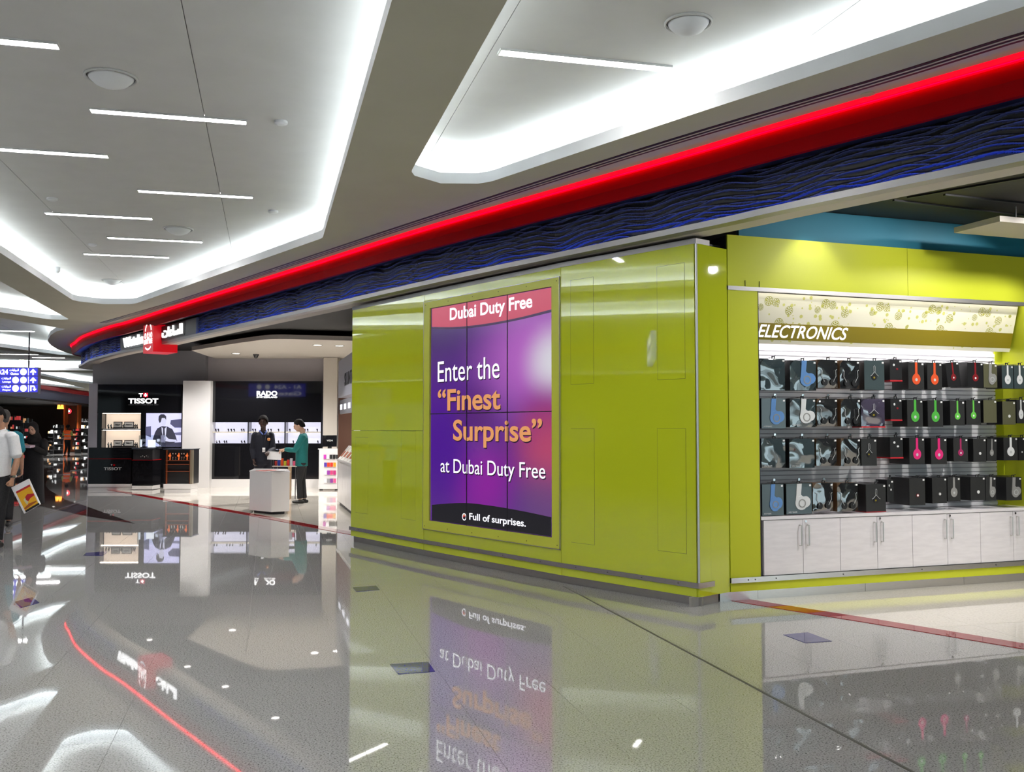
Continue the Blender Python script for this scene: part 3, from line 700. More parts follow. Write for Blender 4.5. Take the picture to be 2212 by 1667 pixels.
# cabinets under the counter
ctop = MB().box(uL, uR, -ND, 0.006, ZCO - 0.028, ZCO, EW).build('counter_top', M_cabinet); setp(ctop, label='white counter top under the hanging headphone boxes', category='counter')
cab_px = [(1650, 1735), (1735, 1815.5), (1815.5, 1895.5), (1895.5, 1971.5), (1971.5, 2047), (2047, 2118.5), (2118.5, 2189.5), (2189.5, 2260)]
cu = [(eh(a, 1180)[0], eh(b, 1180)[0]) for a, b in cab_px]
nth = ['leftmost', 'second from the left', 'third from the left', 'rightmost']
for k in range(4):
    (a0_, a1_), (c0_, c1_) = cu[2 * k], cu[2 * k + 1]; c1_ = min(c1_, uR)
    cab = thing('base_cabinet', 'white two door base cabinet under the headphone display, %s' % nth[k], 'cabinet', EW(a0_, 0, ZD), group='base cabinets under the headphones')
    MB().box(a0_ + 0.002, c1_ - 0.002, -ND + 0.01, -0.022, ZD - 0.004, ZCO - 0.03, EW).build('carcass', M_white, cab)
    for s_, (x0, x1) in enumerate(((a0_, a1_), (c0_, c1_))):
        d = MB().box(x0 + 0.0025, x1 - 0.0025, -0.02, 0.0, ZD, ZCO - 0.034, EW).build('door', M_cabinet, cab)
        hx = x1 - 0.035 if s_ == 0 else x0 + 0.045
        if hx > uR - 0.01: continue
        hz0, hz1 = 0.445, 0.645
        MB().tube([EW(hx, 0, hz0 + 0.01), EW(hx, 0.03, hz0 + 0.01), EW(hx, 0.03, hz1 - 0.01), EW(hx, 0, hz1 - 0.01)], 0.006, 8).build('handle', M_satin, d)
        if s_ == 1: MB().cyl(EW(x0 + 0.03, 0, 0.668), EW(x0 + 0.03, 0.006, 0.668), 0.011, n=14).build('lock', M_chrome, d)
# slat wall at the back of the niche
slat = thing('slat_wall', 'white horizontal slat wall behind the hanging boxes', 'slat wall', EW(uL, -ND, ZCO))
MB().box(uL, uR - 0.0, -ND - 0.04, -ND - 0.012, ZCO, ZN - 0.02, EW).build('back_board', M_wallgrey, slat)
zS1 = zB - 0.03 if False else EW.hit(1645, 745, -0.3)[1]; pitch_ = 0.043; k = 0
uRs = uR - 0.10
while ZCO + 0.004 + (k + 1) * pitch_ < zS1 + 0.02:
    z0 = ZCO + 0.004 + k * pitch_; MB().box(uL, uRs, -ND - 0.012, -ND, z0, z0 + pitch_ - 0.010, EW).build('slat', M_slat, slat); k += 1
MB().box(uRs, uR, -ND - 0.012, -ND + 0.001, ZCO, ZN - 0.02, EW).build('end_board', M_limeback, slat)
# patterned header sign, leaning back
hs = thing('header_sign', 'cream header sign with yellow flower circles and the word ELECTRONICS', 'sign', EW(uL, -0.2, 2.3))
pz1 = eh(1641, 616)[1] - 0.012; tz = pz1
wA, wB = -0.10, -0.22; zA, zB = ZN - 0.03, EW.hit(1645, 742, -0.22)[1]
class Tilt:
    def __init__(s): 
        s.u = EW.u; v = EW(0, wB, zB) - EW(0, wA, zA); s.len = v.length; s.v = v.normalized(); s.n = (s.u.cross(-s.v)).normalized()
        if s.n.dot(EW.n) < 0: s.n = -s.n
        s.o = EW(0, wA, zA)
    def __call__(s, u, w, z): return s.o + s.u * u + s.v * (-z) + s.n * w     # z = 0 at the top edge, negative downwards
    def hit(s, px, py, w=0.0):
        d = ray(px, py); q = s.o + s.n * w; c = Vector((0, 0, EYE)); t = (q - c).dot(s.n) / d.dot(s.n); P = c + d * t
        return (P - q).dot(s.u), -(P - q).dot(s.v)
TF = Tilt()
M_sign = mat('sign_cream', (0.86, 0.83, 0.66), 0.5)
M_olive = mat('sign_olive', hexc('8f7f14'), 0.5); M_flower = mat('sign_flower', hexc('a5a524'), 0.5); M_flower2 = mat('sign_flower_pale', hexc('d3d27a'), 0.5)
uSe = uR - 0.03
MB().box(uL, uSe, -0.012, 0, -TF.len, 0, TF).build('board', M_sign, hs)
bt = TF.hit(1645, 697)[1]; bb = TF.hit(1645, 733)[1]
MB().box(uL, uSe, 0, 0.002, bb, bt, TF).build('band', M_olive, hs)
et = put_text('lettering', 'ELECTRONICS', TF, TF.hit(1637, 715)[0], TF.hit(1831, 715)[0], bb + (bt - bb) * 0.14, bb + (bt - bb) * 0.92, 0.003, M_glowsoft, hs, 0.012, 0.22, th=0.001)
bm = bmesh.new(); bm.from_mesh(et.data); co = EW(uL + 0.002, 0, 0) - ORG[et.name]
bmesh.ops.bisect_plane(bm, geom=bm.verts[:] + bm.edges[:] + bm.faces[:], plane_co=co, plane_no=EW.u, clear_inner=True); bm.to_mesh(et.data); bm.free()
rnd = random.Random(3); mbd = MB(); mbf = MB()
def flower(mb, u, z, r):
    for rr0, rr1 in ((0.88, 1.0), (0.18, 0.34)):
        n = 14
        for k in range(n):
            t0 = 2 * math.pi * k / n; t1 = 2 * math.pi * (k + 1) / n
            mb.quad(*[TF(u + math.cos(t) * r * q, 0.0012, z + math.sin(t) * r * q) for t, q in ((t0, rr0), (t0, rr1), (t1, rr1), (t1, rr0))])
    for k in range(8):
        t = 2 * math.pi * k / 8; cx_, cz2 = u + math.cos(t) * r * 0.6, z + math.sin(t) * r * 0.6
        mb.v += [tuple(TF(cx_ + math.cos(2 * math.pi * j / 6) * r * 0.17, 0.0012, cz2 + math.sin(2 * math.pi * j / 6) * r * 0.17)) for j in range(6)]
        mb.f.append(tuple(range(len(mb.v) - 6, len(mb.v))))
def dotm(mb, u, z, r, n=8):
    mb.v += [tuple(TF(u + math.cos(2 * math.pi * j / n) * r, 0.0008, z + math.sin(2 * math.pi * j / n) * r)) for j in range(n)]; mb.f.append(tuple(range(len(mb.v) - n, len(mb.v))))
for rep in range(5):
    base = uL + rep * 0.62
    for du, dz, r in ((0.06, -0.36, 0.044), (0.19, -0.07, 0.045), (0.27, -0.08, 0.038), (0.11, -0.13, 0.032), (0.42, -0.15, 0.042), (0.33, -0.27, 0.048), (0.40, -0.30, 0.036), (0.53, -0.37, 0.04), (0.24, -0.34, 0.034)):
        if base + du + r < uSe and base + du - r > uL: flower(mbf, base + du, dz, r)
    for q in range(46):
        du = rnd.choice((0.03, 0.15, 0.29, 0.37, 0.47, 0.55)) + rnd.uniform(-0.015, 0.015) if q % 2 else rnd.uniform(0, 0.62)
        dz = -rnd.uniform(0.02, TF.len - 0.02) if q % 2 else rnd.choice((-0.19, -0.38, -0.3, -0.1)) + rnd.uniform(-0.008, 0.008)
        r = rnd.choice((0.006, 0.009, 0.014, 0.018))
        if uL < base + du - r and base + du + r < uSe: dotm(mbd, base + du, dz, r)
mbd.build('dot_print', M_flower2, hs, fix=False)['kind'] = 'stuff'; mbf.build('flower_print', M_flower, hs, fix=False)
# lamp hidden behind the niche's top edge
MB().box(uL + 0.02, uR - 0.02, -0.07, -0.03, ZN - 0.022, ZN - 0.014, EW).build('niche_lamp', mat('niche_lamp', (1, 1, 1), emit=(1, 0.96, 0.86), es=5), ew)
MB().box(uL + 0.02, uRs - 0.02, -0.30, -0.26, zB + 0.014, zB + 0.022, EW).build('shelf_lamp', mat('shelf_lamp', (1, 1, 1), emit=(1, 0.95, 0.97), es=16), ew)
MB().box(uL, uR, -ND, -0.235, zB + 0.022, zB + 0.05, EW).build('sign_shelf', M_white, ew)
# ------------------------------------------------------------------ headphone boxes
M_boxside = mat('box_black', (0.012, 0.012, 0.013), 0.4)
M_boxchar = mat('box_charcoal', (0.035, 0.036, 0.036), 0.22, coat=0.2)
M_boxteal = mat('box_teal', (0.06, 0.085, 0.09), 0.15, coat=0.6)
M_boxolive = mat('box_olive', (0.12, 0.12, 0.07), 0.25, coat=0.4)
M_boxtan = mat('box_tan', (0.13, 0.07, 0.03), 0.4)
M_boxred = mat('box_red', (0.5, 0.02, 0.03), 0.4)
def foil(name, c, tint=1.0):
    m = mat(name, c, 0.06, spec=0.5, coat=1.0, ior=2.8); nt = m.node_tree; N = nt.nodes
    tc = N.new('ShaderNodeNewGeometry'); n = N.new('ShaderNodeTexNoise'); n.inputs['Scale'].default_value = 4.5; n.inputs['Detail'].default_value = 0.6; n.inputs['Distortion'].default_value = 0.6
    bp = N.new('ShaderNodeBump'); bp.inputs['Strength'].default_value = 1.0; bp.inputs['Distance'].default_value = 0.05
    nt.links.new(tc.outputs['Position'], n.inputs['Vector']); nt.links.new(n.outputs['Fac'], bp.inputs['Height'])
    nt.links.new(bp.outputs[0], N['Principled BSDF'].inputs['Normal']); nt.links.new(bp.outputs[0], N['Principled BSDF'].inputs['Coat Normal']); return m
M_foil = foil('blister_foil', (0.02, 0.022, 0.024)); M_foilteal = foil('blister_teal', (0.05, 0.075, 0.085)); M_foilplum = foil('blister_plum', (0.07, 0.06, 0.10))
M_tag = mat('price_tag', (0.85, 0.85, 0.85), 0.5)
HPC = {'orange': (0.75, 0.10, 0.03), 'darkred': (0.22, 0.015, 0.02), 'grey': (0.30, 0.30, 0.29), 'white': (0.80, 0.82, 0.83), 'green': (0.08, 0.42, 0.06), 'lightgreen': (0.14, 0.55, 0.08), 'pink': (0.75, 0.03, 0.20), 'magenta': (0.40, 0.03, 0.13), 'blue': (0.12, 0.28, 0.60), 'silver': (0.55, 0.57, 0.58), 'pale': (0.70, 0.72, 0.73)}
for k_, c_ in list(HPC.items()): HPC[k_] = mat('headphone_' + k_, c_, 0.3)
def z5(x0, x1, y0, y1): return (1640 + x0 / 4.276, 1640 + x1 / 4.276, 740 + y0 / 4.276, 740 + y1 / 4.276)
def z6(x0, x1, y0, y1): return (1900 + x0 / 4.276, 1900 + x1 / 4.276, 740 + y0 / 4.276, 740 + y1 / 4.276)
# (rect, side px, front, headphone kind/colour, tilt, phrase)
rows = [
 [(z5(14, 238, 147, 438), 6, M_foilteal, None, 0, 'clear wrapped teal box'), (z5(287, 525, 165, 440), 45, M_foilteal, ('big', 'blue'), 0, 'clear wrapped teal box with pale shapes'),
  (z5(541, 724, 157, 418), 12, M_foil, ('duo', 'silver'), 0, 'shiny wrapped box with brown edge'), (z5(746, 925, 165, 424), 14, M_foil, ('duo', 'silver'), 0, 'shiny wrapped box with brown edge'),
  (z5(970, 1156, 165, 436), 45, M_boxteal, ('thin', 'silver'), 0, 'grey green box with a thin wire headset'), (z6(95, 206, 155, 350), 50, M_boxside, ('tiny', 'darkred'), 0, 'small black earphone box with red foot'),
  (z6(265, 411, 180, 432), 60, M_boxchar, ('cup', 'orange'), 0, 'charcoal box with orange headphones'), (z6(440, 576, 186, 432), 28, M_boxchar, ('cup', 'orange'), 0, 'charcoal box with orange headphones'),
  (z6(608, 730, 182, 405), 5, M_boxside, ('small', 'darkred'), 7, 'tilted black box with dark red headphones'), (z6(812, 956, 182, 410), 62, M_boxside, ('small', 'darkred'), 0, 'black box with dark red headphones'),
  (z6(960, 1086, 196, 416), 4, M_boxolive, ('big', 'grey'), 0, 'olive box with grey headphones'), (z6(1130, 1236, 208, 422), 44, M_boxteal, ('cup', 'white'), 0, 'blue grey box with white headphones'),
  (z6(1242, 1345, 208, 424), 3, M_boxteal, ('cup', 'white'), 0, 'blue grey box with white headphones')],
 [(z5(20, 245, 515, 792), 6, M_boxteal, ('big', 'blue'), 0, 'clear wrapped box with blue headphones'), (z5(285, 520, 517, 780), 40, M_foilteal, ('big', 'pale'), 0, 'clear wrapped box with white headphones'),
  (z5(533, 722, 517, 772), 10, M_foil, ('duo', 'silver'), 0, 'shiny wrapped box with brown edge'), (z5(757, 934, 519, 772), 30, M_foil, ('duo', 'silver'), 0, 'shiny wrapped box with brown edge'),
  (z5(942, 1160, 519, 776), 5, M_foilplum, ('thin', 'silver'), 0, 'plum tinted wrapped box with a wire headset'), (z6(102, 206, 517, 714), 50, M_boxside, ('tiny', 'darkred'), 0, 'small black earphone box with red foot'),
  (z6(255, 400, 527, 776), 48, M_boxchar, ('cup', 'green'), 0, 'charcoal box with green headphones'), (z6(445, 586, 531, 776), 44, M_boxchar, ('cup', 'green'), 0, 'charcoal box with green headphones'),
  (z6(652, 786, 537, 764), 60, M_boxchar, ('small', 'lightgreen'), 0, 'charcoal box with small light green headphones'), (z6(800, 934, 531, 756), 12, M_boxchar, ('small', 'lightgreen'), 0, 'charcoal box with small light green headphones'),
  (z6(960, 1082, 529, 740), 24, M_boxolive, None, 0, 'plain olive box'), (z6(1135, 1256, 541, 756), 50, M_boxolive, ('dot', 'white'), 0, 'olive box with a white dot'),
  (z6(1266, 1345, 525, 745), 5, M_boxchar, ('cup', 'white'), 0, 'charcoal box with white headphones at the niche end')],
 [(z5(22, 242, 885, 1156), 6, M_foilteal, None, 0, 'dark teal wrapped box'), (z5(280, 512, 887, 1156), 38, M_foilteal, None, 0, 'dark teal wrapped box with pale top'),
  (z5(527, 716, 885, 1136), 12, M_foil, ('duo', 'silver'), 0, 'shiny wrapped box with brown edge'), (z5(757, 934, 885, 1138), 36, M_foil, ('duo', 'silver'), 0, 'shiny wrapped box with brown edge'),
  (z5(942, 1086, 887, 1136), 5, M_boxchar, ('thin', 'silver'), 0, 'dark box with a thin wire headset'), (z6(97, 216, 872, 1062), 95, M_boxside, ('tiny', 'pale'), 0, 'small black earphone box with red foot'),
  (z6(275, 416, 878, 1122), 60, M_boxchar, ('cup', 'pink'), 0, 'charcoal box with pink headphones'), (z6(475, 621, 882, 1122), 58, M_boxchar, ('cup', 'pink'), 0, 'charcoal box with pink headphones'),
  (z6(682, 816, 882, 1096), 58, M_boxchar, ('small', 'magenta'), 0, 'charcoal box with small magenta headphones'), (z6(866, 984, 884, 1100), 48, M_boxchar, ('dot', 'white'), 0, 'dark box with a white dot'),
  (z6(994, 1084, 886, 1094), 3, M_boxchar, ('small', 'grey'), -2, 'tilted clear box with grey headphones'), (z6(1146, 1276, 874, 1086), 52, M_boxchar, ('cup', 'white'), 0, 'charcoal box with white headphones'),
  (z6(1282, 1345, 874, 1086), 3, M_boxside, ('dot', 'pale'), 0, 'black box at the niche end')],
 [(z5(26, 226, 1305, 1596), 5, M_boxteal, ('big', 'blue'), 0, 'clear wrapped box with deep blue headphones'), (z5(250, 486, 1300, 1582), 24, M_boxteal, ('big', 'pale'), 0, 'clear wrapped box with large white headphones'),
  (z5(497, 682, 1295, 1556), 10, M_foil, ('duo', 'silver'), 0, 'shiny wrapped box with brown edge'), (z5(722, 912, 1295, 1556), 36, M_foil, ('duo', 'silver'), 0, 'shiny wrapped box with brown edge'),
  (z5(986, 1170, 1307, 1564), 68, M_boxchar, ('thin', 'silver'), 0, 'black wire headset box with red foot'), (z6(68, 130, 1266, 1470), 4, M_boxside, ('tiny', 'pale'), 0, 'narrow black earphone box'),
  (z6(275, 421, 1250, 1500), 140, M_boxchar, ('dot', 'darkred'), 0, 'dark box with a red ringed dot'), (z6(486, 621, 1247, 1482), 62, M_boxchar, ('dot', 'grey'), 0, 'dark box with a pale dot'),
  (z6(628, 746, 1242, 1466), 4, M_boxchar, ('cup', 'grey'), 0, 'charcoal box with grey headphones'), (z6(841, 976, 1240, 1456), 90, M_boxchar, ('dot', 'white'), 0, 'dark box with a white dot'),
  (z6(981, 1076, 1240, 1456), 3, M_boxchar, ('big', 'grey'), 0, 'clear box with large grey headphones'), (z6(1170, 1312, 1242, 1456), 80, M_boxchar, ('big', 'grey'), 0, 'charcoal box with large grey headphones')]]
WFR = -0.035
def ell(mb, fr, u, z, ru, rz, w, n=18, th=0.002):
    mb.prism([fr(u + math.cos(2 * math.pi * k / n) * ru, w, z + math.sin(2 * math.pi * k / n) * rz) for k in range(n)], fr.n * th)
def headphone(fr, kind, cname, u0, u1, z0, z1, parent):
    m = HPC[cname]; uc = (u0 + u1) / 2; w_ = u1 - u0; h_ = z1 - z0
    if kind in ('cup', 'small'):
        s = 1.0 if kind == 'cup' else 0.72
        cu0 = uc + (0.0 if kind == 'cup' else 0.0); cz = z0 + h_ * 0.38; ru = w_ * 0.26 * s; rz = h_ * 0.2 * s
        mb = MB(); ell(mb, fr, cu0, cz, ru, rz, 0.0005)
        pts = [(-0.5, 0.55), (-0.28, 1.15), (-0.27, (z1 - cz) / rz - 0.02), (0.27, (z1 - cz) / rz - 0.02), (0.28, 1.15), (0.5, 0.55)]
        mb.prism([fr(cu0 + a * ru, 0.0005, cz + b * rz) for a, b in pts], fr.n * 0.0018)
        o = mb.build('headphone_picture', m, parent)
        mb = MB(); ell(mb, fr, cu0, cz - rz * 0.1, ru * 0.3, ru * 0.3, 0.0026, 12, 0.0008); mb.build('logo_dot', M_tag if cname in ('darkred', 'lightgreen', 'magenta') else HPC['silver'], parent)
    elif kind == 'big':
        cu0 = uc + w_ * 0.08; cz = z0 + h_ * 0.36; ru = w_ * 0.24; rz = h_ * 0.23
        mb = MB(); ell(mb, fr, cu0, cz, ru, rz, 0.0005, th=0.006); ell(mb, fr, cu0 + ru * 0.7, cz + 0.01, ru * 0.8, rz * 0.8, 0.0004, th=0.003)
        mb.prism([fr(cu0 + a * ru, 0.0005, cz + b * rz) for a, b in ((-0.95, 0.1), (-0.8, 1.3), (-0.7, (z1 - cz) / rz - 0.03), (0.1, (z1 - cz) / rz - 0.03), (-0.05, 1.2), (0.5, 0.6))], fr.n * 0.004)
        mb.build('headphone_picture', m, parent)
        mb = ringm(fr, cu0 + ru * 0.1, cz - rz * 0.05, ru * 0.45, ru * 0.6, 0.0068, n=16, th=0.0012); mb.build('cup_ring', HPC['grey'] if cname != 'grey' else HPC['silver'], parent)
    elif kind == 'duo':
        mb = MB()
        for s in (-1, 1):
            mb.tube([fr(uc + s * w_ * 0.22, 0.004, z0 + h_ * 0.22), fr(uc + s * w_ * 0.36, 0.004, z0 + h_ * 0.42), fr(uc + s * w_ * 0.34, 0.004, z0 + h_ * 0.62), fr(uc + s * w_ * 0.40, 0.004, z0 + h_ * 0.66)], 0.0025, 6)
        mb.build('wire_frame', m, parent)
        for s in (-1, 1):
            mb = MB(); ell(mb, fr, uc + s * w_ * 0.2, z0 + h_ * 0.2, w_ * 0.13, h_ * 0.12, 0.001, 16, 0.004); mb.build('ear_cup', M_boxside, parent)
    elif kind == 'thin':
        mb = MB().tube([fr(uc - 0.008, 0.004, z0 + h_ * 0.62), fr(uc - 0.008, 0.004, z0 + h_ * 0.8), fr(uc, 0.004, z0 + h_ * 0.83), fr(uc + 0.008, 0.004, z0 + h_ * 0.8), fr(uc + 0.008, 0.004, z0 + h_ * 0.62)], 0.0018, 6)
        mb.tube([fr(uc, 0.004, z0 + h_ * 0.62), fr(uc - w_ * 0.14, 0.004, z0 + h_ * 0.5), fr(uc - w_ * 0.2, 0.004, z0 + h_ * 0.47)], 0.002, 6).tube([fr(uc, 0.004, z0 + h_ * 0.62), fr(uc + w_ * 0.14, 0.004, z0 + h_ * 0.5), fr(uc + w_ * 0.2, 0.004, z0 + h_ * 0.47)], 0.002, 6)
        mb.build('wire_headset', m, parent)
        mb = MB(); ell(mb, fr, uc - 0.004, z0 + h_ * 0.44, w_ * 0.13, h_ * 0.11, 0.0008, 16, 0.004); mb.build('ear_cup', M_boxside, parent)
        mb = MB(); ell(mb, fr, uc - 0.006, z0 + h_ * 0.42, w_ * 0.045, h_ * 0.035, 0.005, 10, 0.001); mb.build('gold_dot', M_olive, parent)
    elif kind == 'tiny':
        mb = MB(); ell(mb, fr, uc - w_ * 0.17, z1 - h_ * 0.26, w_ * 0.08, h_ * 0.06, 0.0005, 10); mb.build('earbud_picture', HPC['pale'], parent)
        mb = MB(); ell(mb, fr, uc + w_ * 0.1, z1 - h_ * 0.45, w_ * 0.09, h_ * 0.05, 0.0005, 10); mb.build('earbud_picture', m, parent)
    elif kind == 'dot':
        mb = MB(); ell(mb, fr, uc + w_ * 0.02, z0 + h_ * 0.36, w_ * 0.09, w_ * 0.09, 0.0005, 14); mb.build('logo_dot', m if cname != 'darkred' else HPC['darkred'], parent)
        mb = MB(); ell(mb, fr, uc + w_ * 0.02, z0 + h_ * 0.36, w_ * 0.055, w_ * 0.055, 0.003, 12, 0.0008); mb.build('logo_dot', M_tag, parent)
ordn = ['first', 'second', 'third', 'fourth', 'fifth', 'sixth', 'seventh', 'eighth', 'ninth', 'tenth', 'eleventh', 'twelfth', 'thirteenth']
rown = ['top row', 'second row', 'third row', 'bottom row']
for ri, row in enumerate(rows):
    for ci, (rc, side, fm, hpk, tilt, phrase) in enumerate(row):
        x0, x1, y0, y1 = rc; yc = (y0 + y1) / 2
        u0_ = max(EW.hit(x0, yc, WFR)[0], uL + 0.004); u1_ = min(EW.hit(x1, yc, WFR)[0], uR - 0.004)
        z1_ = EW.hit((x0 + x1) / 2, y0, WFR)[1]; z0_ = EW.hit((x0 + x1) / 2, y1, WFR)[1]
        if ri == 3: z0_ = max(z0_, ZCO + 0.002)
        dep = 0.27 if side > 55 else (0.2 if side > 40 else 0.13)
        if ri == 0: dep = min(dep, 0.22)
        kind = 'earphone_box' if hpk and hpk[0] == 'tiny' else 'headphone_box'
        t = thing(kind, '%s, %s from left in the %s' % (phrase, ordn[ci], rown[ri]), 'box', EW((u0_ + u1_) / 2, WFR, z0_), group='headphone boxes hanging on the slat wall')
        class BF:      # the box's own front frame
            pass
        ct, st = math.cos(R(tilt)), math.sin(R(tilt)); cu0_, cz0_ = (u0_ + u1_) / 2, z1_
        class BoxFrame:
            n = EW.n
            def __call__(s, u, w, z):
                du, dz = u - cu0_, z - cz0_; return EW(cu0_ + du * ct - dz * st, WFR + w, cz0_ + du * st + dz * ct)
        bf = BoxFrame(); hw = 0.002
        bodym = M_boxtan if 'brown' in phrase else M_boxside
        me = MB().box(u0_, u1_, -dep, -0.002, z0_, z1_, bf).mesh('body'); link('body', me, bodym, t)
        bulge = 0.012 if fm in (M_foil, M_foilteal, M_foilplum) else 0.0
        if bulge:
            mb = MB(); nn = 6
            for i in range(nn + 1):
                for j in range(nn + 1):
                    a, b = i / nn, j / nn; mb.v.append(tuple(bf(u0_ + (u1_ - u0_) * a, -0.002 + bulge * (4 * a * (1 - a)) ** 0.6 * (4 * b * (1 - b)) ** 0.6, z0_ + (z1_ - z0_) * b)))
            for i in range(nn):
                for j in range(nn): q = i * (nn + 1) + j; mb.f.append((q, q + nn + 1, q + nn + 2, q + 1))
            mb.build('clear_front', fm, t, True)
        else: MB().box(u0_ + 0.001, u1_ - 0.001, -0.002, 0.0, z0_ + 0.001, z1_ - 0.001, bf).build('front', fm, t)
        if 'red foot' in phrase or 'plum' in phrase: MB().box(u0_ - 0.001, u1_ + 0.001, -dep, 0.003, z0_ - 0.008 if ri < 3 else z0_, z0_ + 0.005, bf).build('red_foot', M_boxred, t)
        if hpk:
            class PF:
                n = EW.n
                def __call__(s, u, w, z): return bf(u, w + bulge, z)
            headphone(PF(), hpk[0], hpk[1], u0_, u1_, z0_, z1_, t)
        if ci < 2 and ri > 0: put_text('lettering', 'street', bf, u0_ + (u1_ - u0_) * 0.08, u0_ + (u1_ - u0_) * 0.42, z0_ + 0.012, z0_ + 0.026, 0.001 + bulge * 0.5, HPC['silver'], t, 0.01, th=0.0006)
        MB().box(u1_ - 0.028, u1_ - 0.008, 0.0005 + bulge * 0.3, 0.0022 + bulge * 0.3, z1_ - 0.026, z1_ - 0.010, bf).build('price_tag', M_tag, t)
        tw_ = 0.018; uc = (u0_ + u1_) / 2 + (0.0 if ci % 2 else 0.012)
        mb = MB()
        for a, b, c, d in ((uc - tw_, uc + tw_, z1_ + 0.016, z1_ + 0.024), (uc - tw_, uc - tw_ * 0.5, z1_ - 0.001, z1_ + 0.016), (uc + tw_ * 0.5, uc + tw_, z1_ - 0.001, z1_ + 0.016)): mb.box(a, b, -0.012, -0.009, c, d, bf)
        mb.build('hang_tab', M_boxside, t)
        # peg of the slat wall that carries the box
        pz = z1_ + 0.014
        MB().tube([EW(uc, -ND + 0.0, pz - 0.006), EW(uc, -0.06, pz), EW(uc, -0.012, pz + 0.014)], 0.0028, 6).build('peg', M_chrome if ci < 6 else M_darkgrey, slat)
        if ci < 6 and ri > 0: MB().box(uc + 0.03, uc + 0.05, -0.10, -0.085, pz + 0.005, pz + 0.03, EW).build('peg_clip', M_chrome, slat)
pen = eh(2050, 1100)[0]
o = MB().tube([EW(pen - 0.05, -0.12, ZCO + 0.006), EW(pen + 0.05, -0.10, ZCO + 0.006)], 0.006, 8).build('marker_pen', M_tag); setp(o, label='small pale marker lying on the white counter', category='pen')
# ================================================================== SHOP CEILING
inner_line = [p - n * 0.2 for p, n in zip(fline[::12], fnorm[::12])]
dc = [Vector((p.x, p.y, 3.505)) for p in inner_line] + [Vector((-9, 30.5, 3.505)), Vector((14, 30.5, 3.505)), Vector((14, 2, 3.505))]
structure(MB().prism(dc, (0, 0, 0.04)).build('ceiling_shop', M_darkceil), label='dark ceiling of the shops behind the fascia')
# dark beams in the right hand shop ceiling
for k, (q0, q1) in enumerate((((1930, 432), (2330, 478)), ((2040, 420), (2340, 452)), ((1960, 426), (2300, 368)), ((2010, 412), (2300, 352)))):
    a, b = flat(at(*q0, 3.5)), flat(at(*q1, 3.5)); fr = Frame(a, b - a)
    structure(MB().box(0, (b - a).length, -0.012, 0.012, 3.49, 3.505, fr).build('trim_%d' % (k + 1), M_black), label='thin dark rail on the shop ceiling')
rp = at(2140, 483, 3.3)
raft = thing('ceiling_raft', 'beige hanging light raft at the right edge under the dark ceiling', 'ceiling panel', rp)
rf = Frame(rp, wall_dir, (0, -1))
MB().box(0, 2.2, -0.42, 0.10, 3.3, 3.35, rf).build('panel', M_raft, raft)
for k in range(2): MB().cyl(rf(0.4 + k * 1.2, -0.1, 3.35), rf(0.4 + k * 1.2, -0.1, 3.505), 0.006, n=6).build('rod', M_satin, raft)
def downlight(c, label, power=0.0, size=0.06, cone=70, col_=(1, 0.965, 0.93), target=None, grp='recessed downlights'):
    t = thing('downlight', label, 'downlight', c, group=grp)
    MB().lathe(c, [(size * 1.3, 0.002), (size * 1.3, -0.006), (size, -0.008), (size, 0.002)], 20).build('rim', M_satin, t, True)
    MB().lathe(c, [(size * 0.98, 0.0), (size * 0.98, -0.004), (0.004, -0.004)], 16).build('lens', M_lampwarm, t)
    if power:
        l = bpy.data.lights.new('downlight_beam', 'SPOT'); l.energy = power; l.spot_size = R(cone); l.spot_blend = 0.6; l.shadow_soft_size = 0.05; l.color = col_
        lo = bpy.data.objects.new('downlight_beam', l); col.objects.link(lo); lo.parent = t; lo.location = (0, 0, -0.03)
        if target is not None: lo.rotation_euler = (Vector(target) - Vector(c)).to_track_quat('-Z', 'Y').to_euler()
    return t
uh = eh(1748, 560)[0]
downlight(EW(uh, 0.32, 3.5), 'shop spotlight washing the lime header panel', 13, 0.05, 84, target=EW(uh, 0.02, 2.7))
downlight(EW(uh + 2.3, 1.3, 3.5), 'added fill spotlight over the cabinets, right one', 130, 0.05, 100, target=EW(uh + 1.4, 0.0, 1.9))  # this and the next two are fill lamps, added to brighten the shop
downlight(EW(uh + 1.3, 1.9, 3.5), 'added fill spotlight over the cabinets, left one', 130, 0.05, 100, target=EW(uh + 0.2, 0.0, 1.7))
downlight(EW(uh + 0.7, 1.5, 3.5), 'added fill spotlight over the cream floor', 55, 0.05, 90, target=EW(uh + 0.7, 0.9, 0.0))
for k, (x, y) in enumerate(((6.2, 6.0), (7.6, 7.2), (9.2, 6.0), (7.5, 4.4))):  # unseen fill lamps, added so that glossy panels reflect a bright floor
    downlight(Vector((x, y, 3.5)), 'added fill spotlight outside the view to the right, %s one' % ordn[k], 140, 0.05, 120, target=(x, y, 0))
structure(MB().box(14, 14.2, 1, 30, 0, 3.5).build('wall_blocker', M_darkgrey), label='dark wall added outside the view to the right to darken reflections')  # unseen dark wall, added to darken reflections above the horizon
for k, q in enumerate([(595, 1551), (487, 1483), (405, 1440), (323, 1382)]):
    c = at(*q, -3.5); c.z = 3.5
    downlight(c, 'spotlight in the dark ceiling behind the fascia, %s from the kiosk' % ordn[k], 150, 0.07, 110, target=(c.x, c.y, 0))
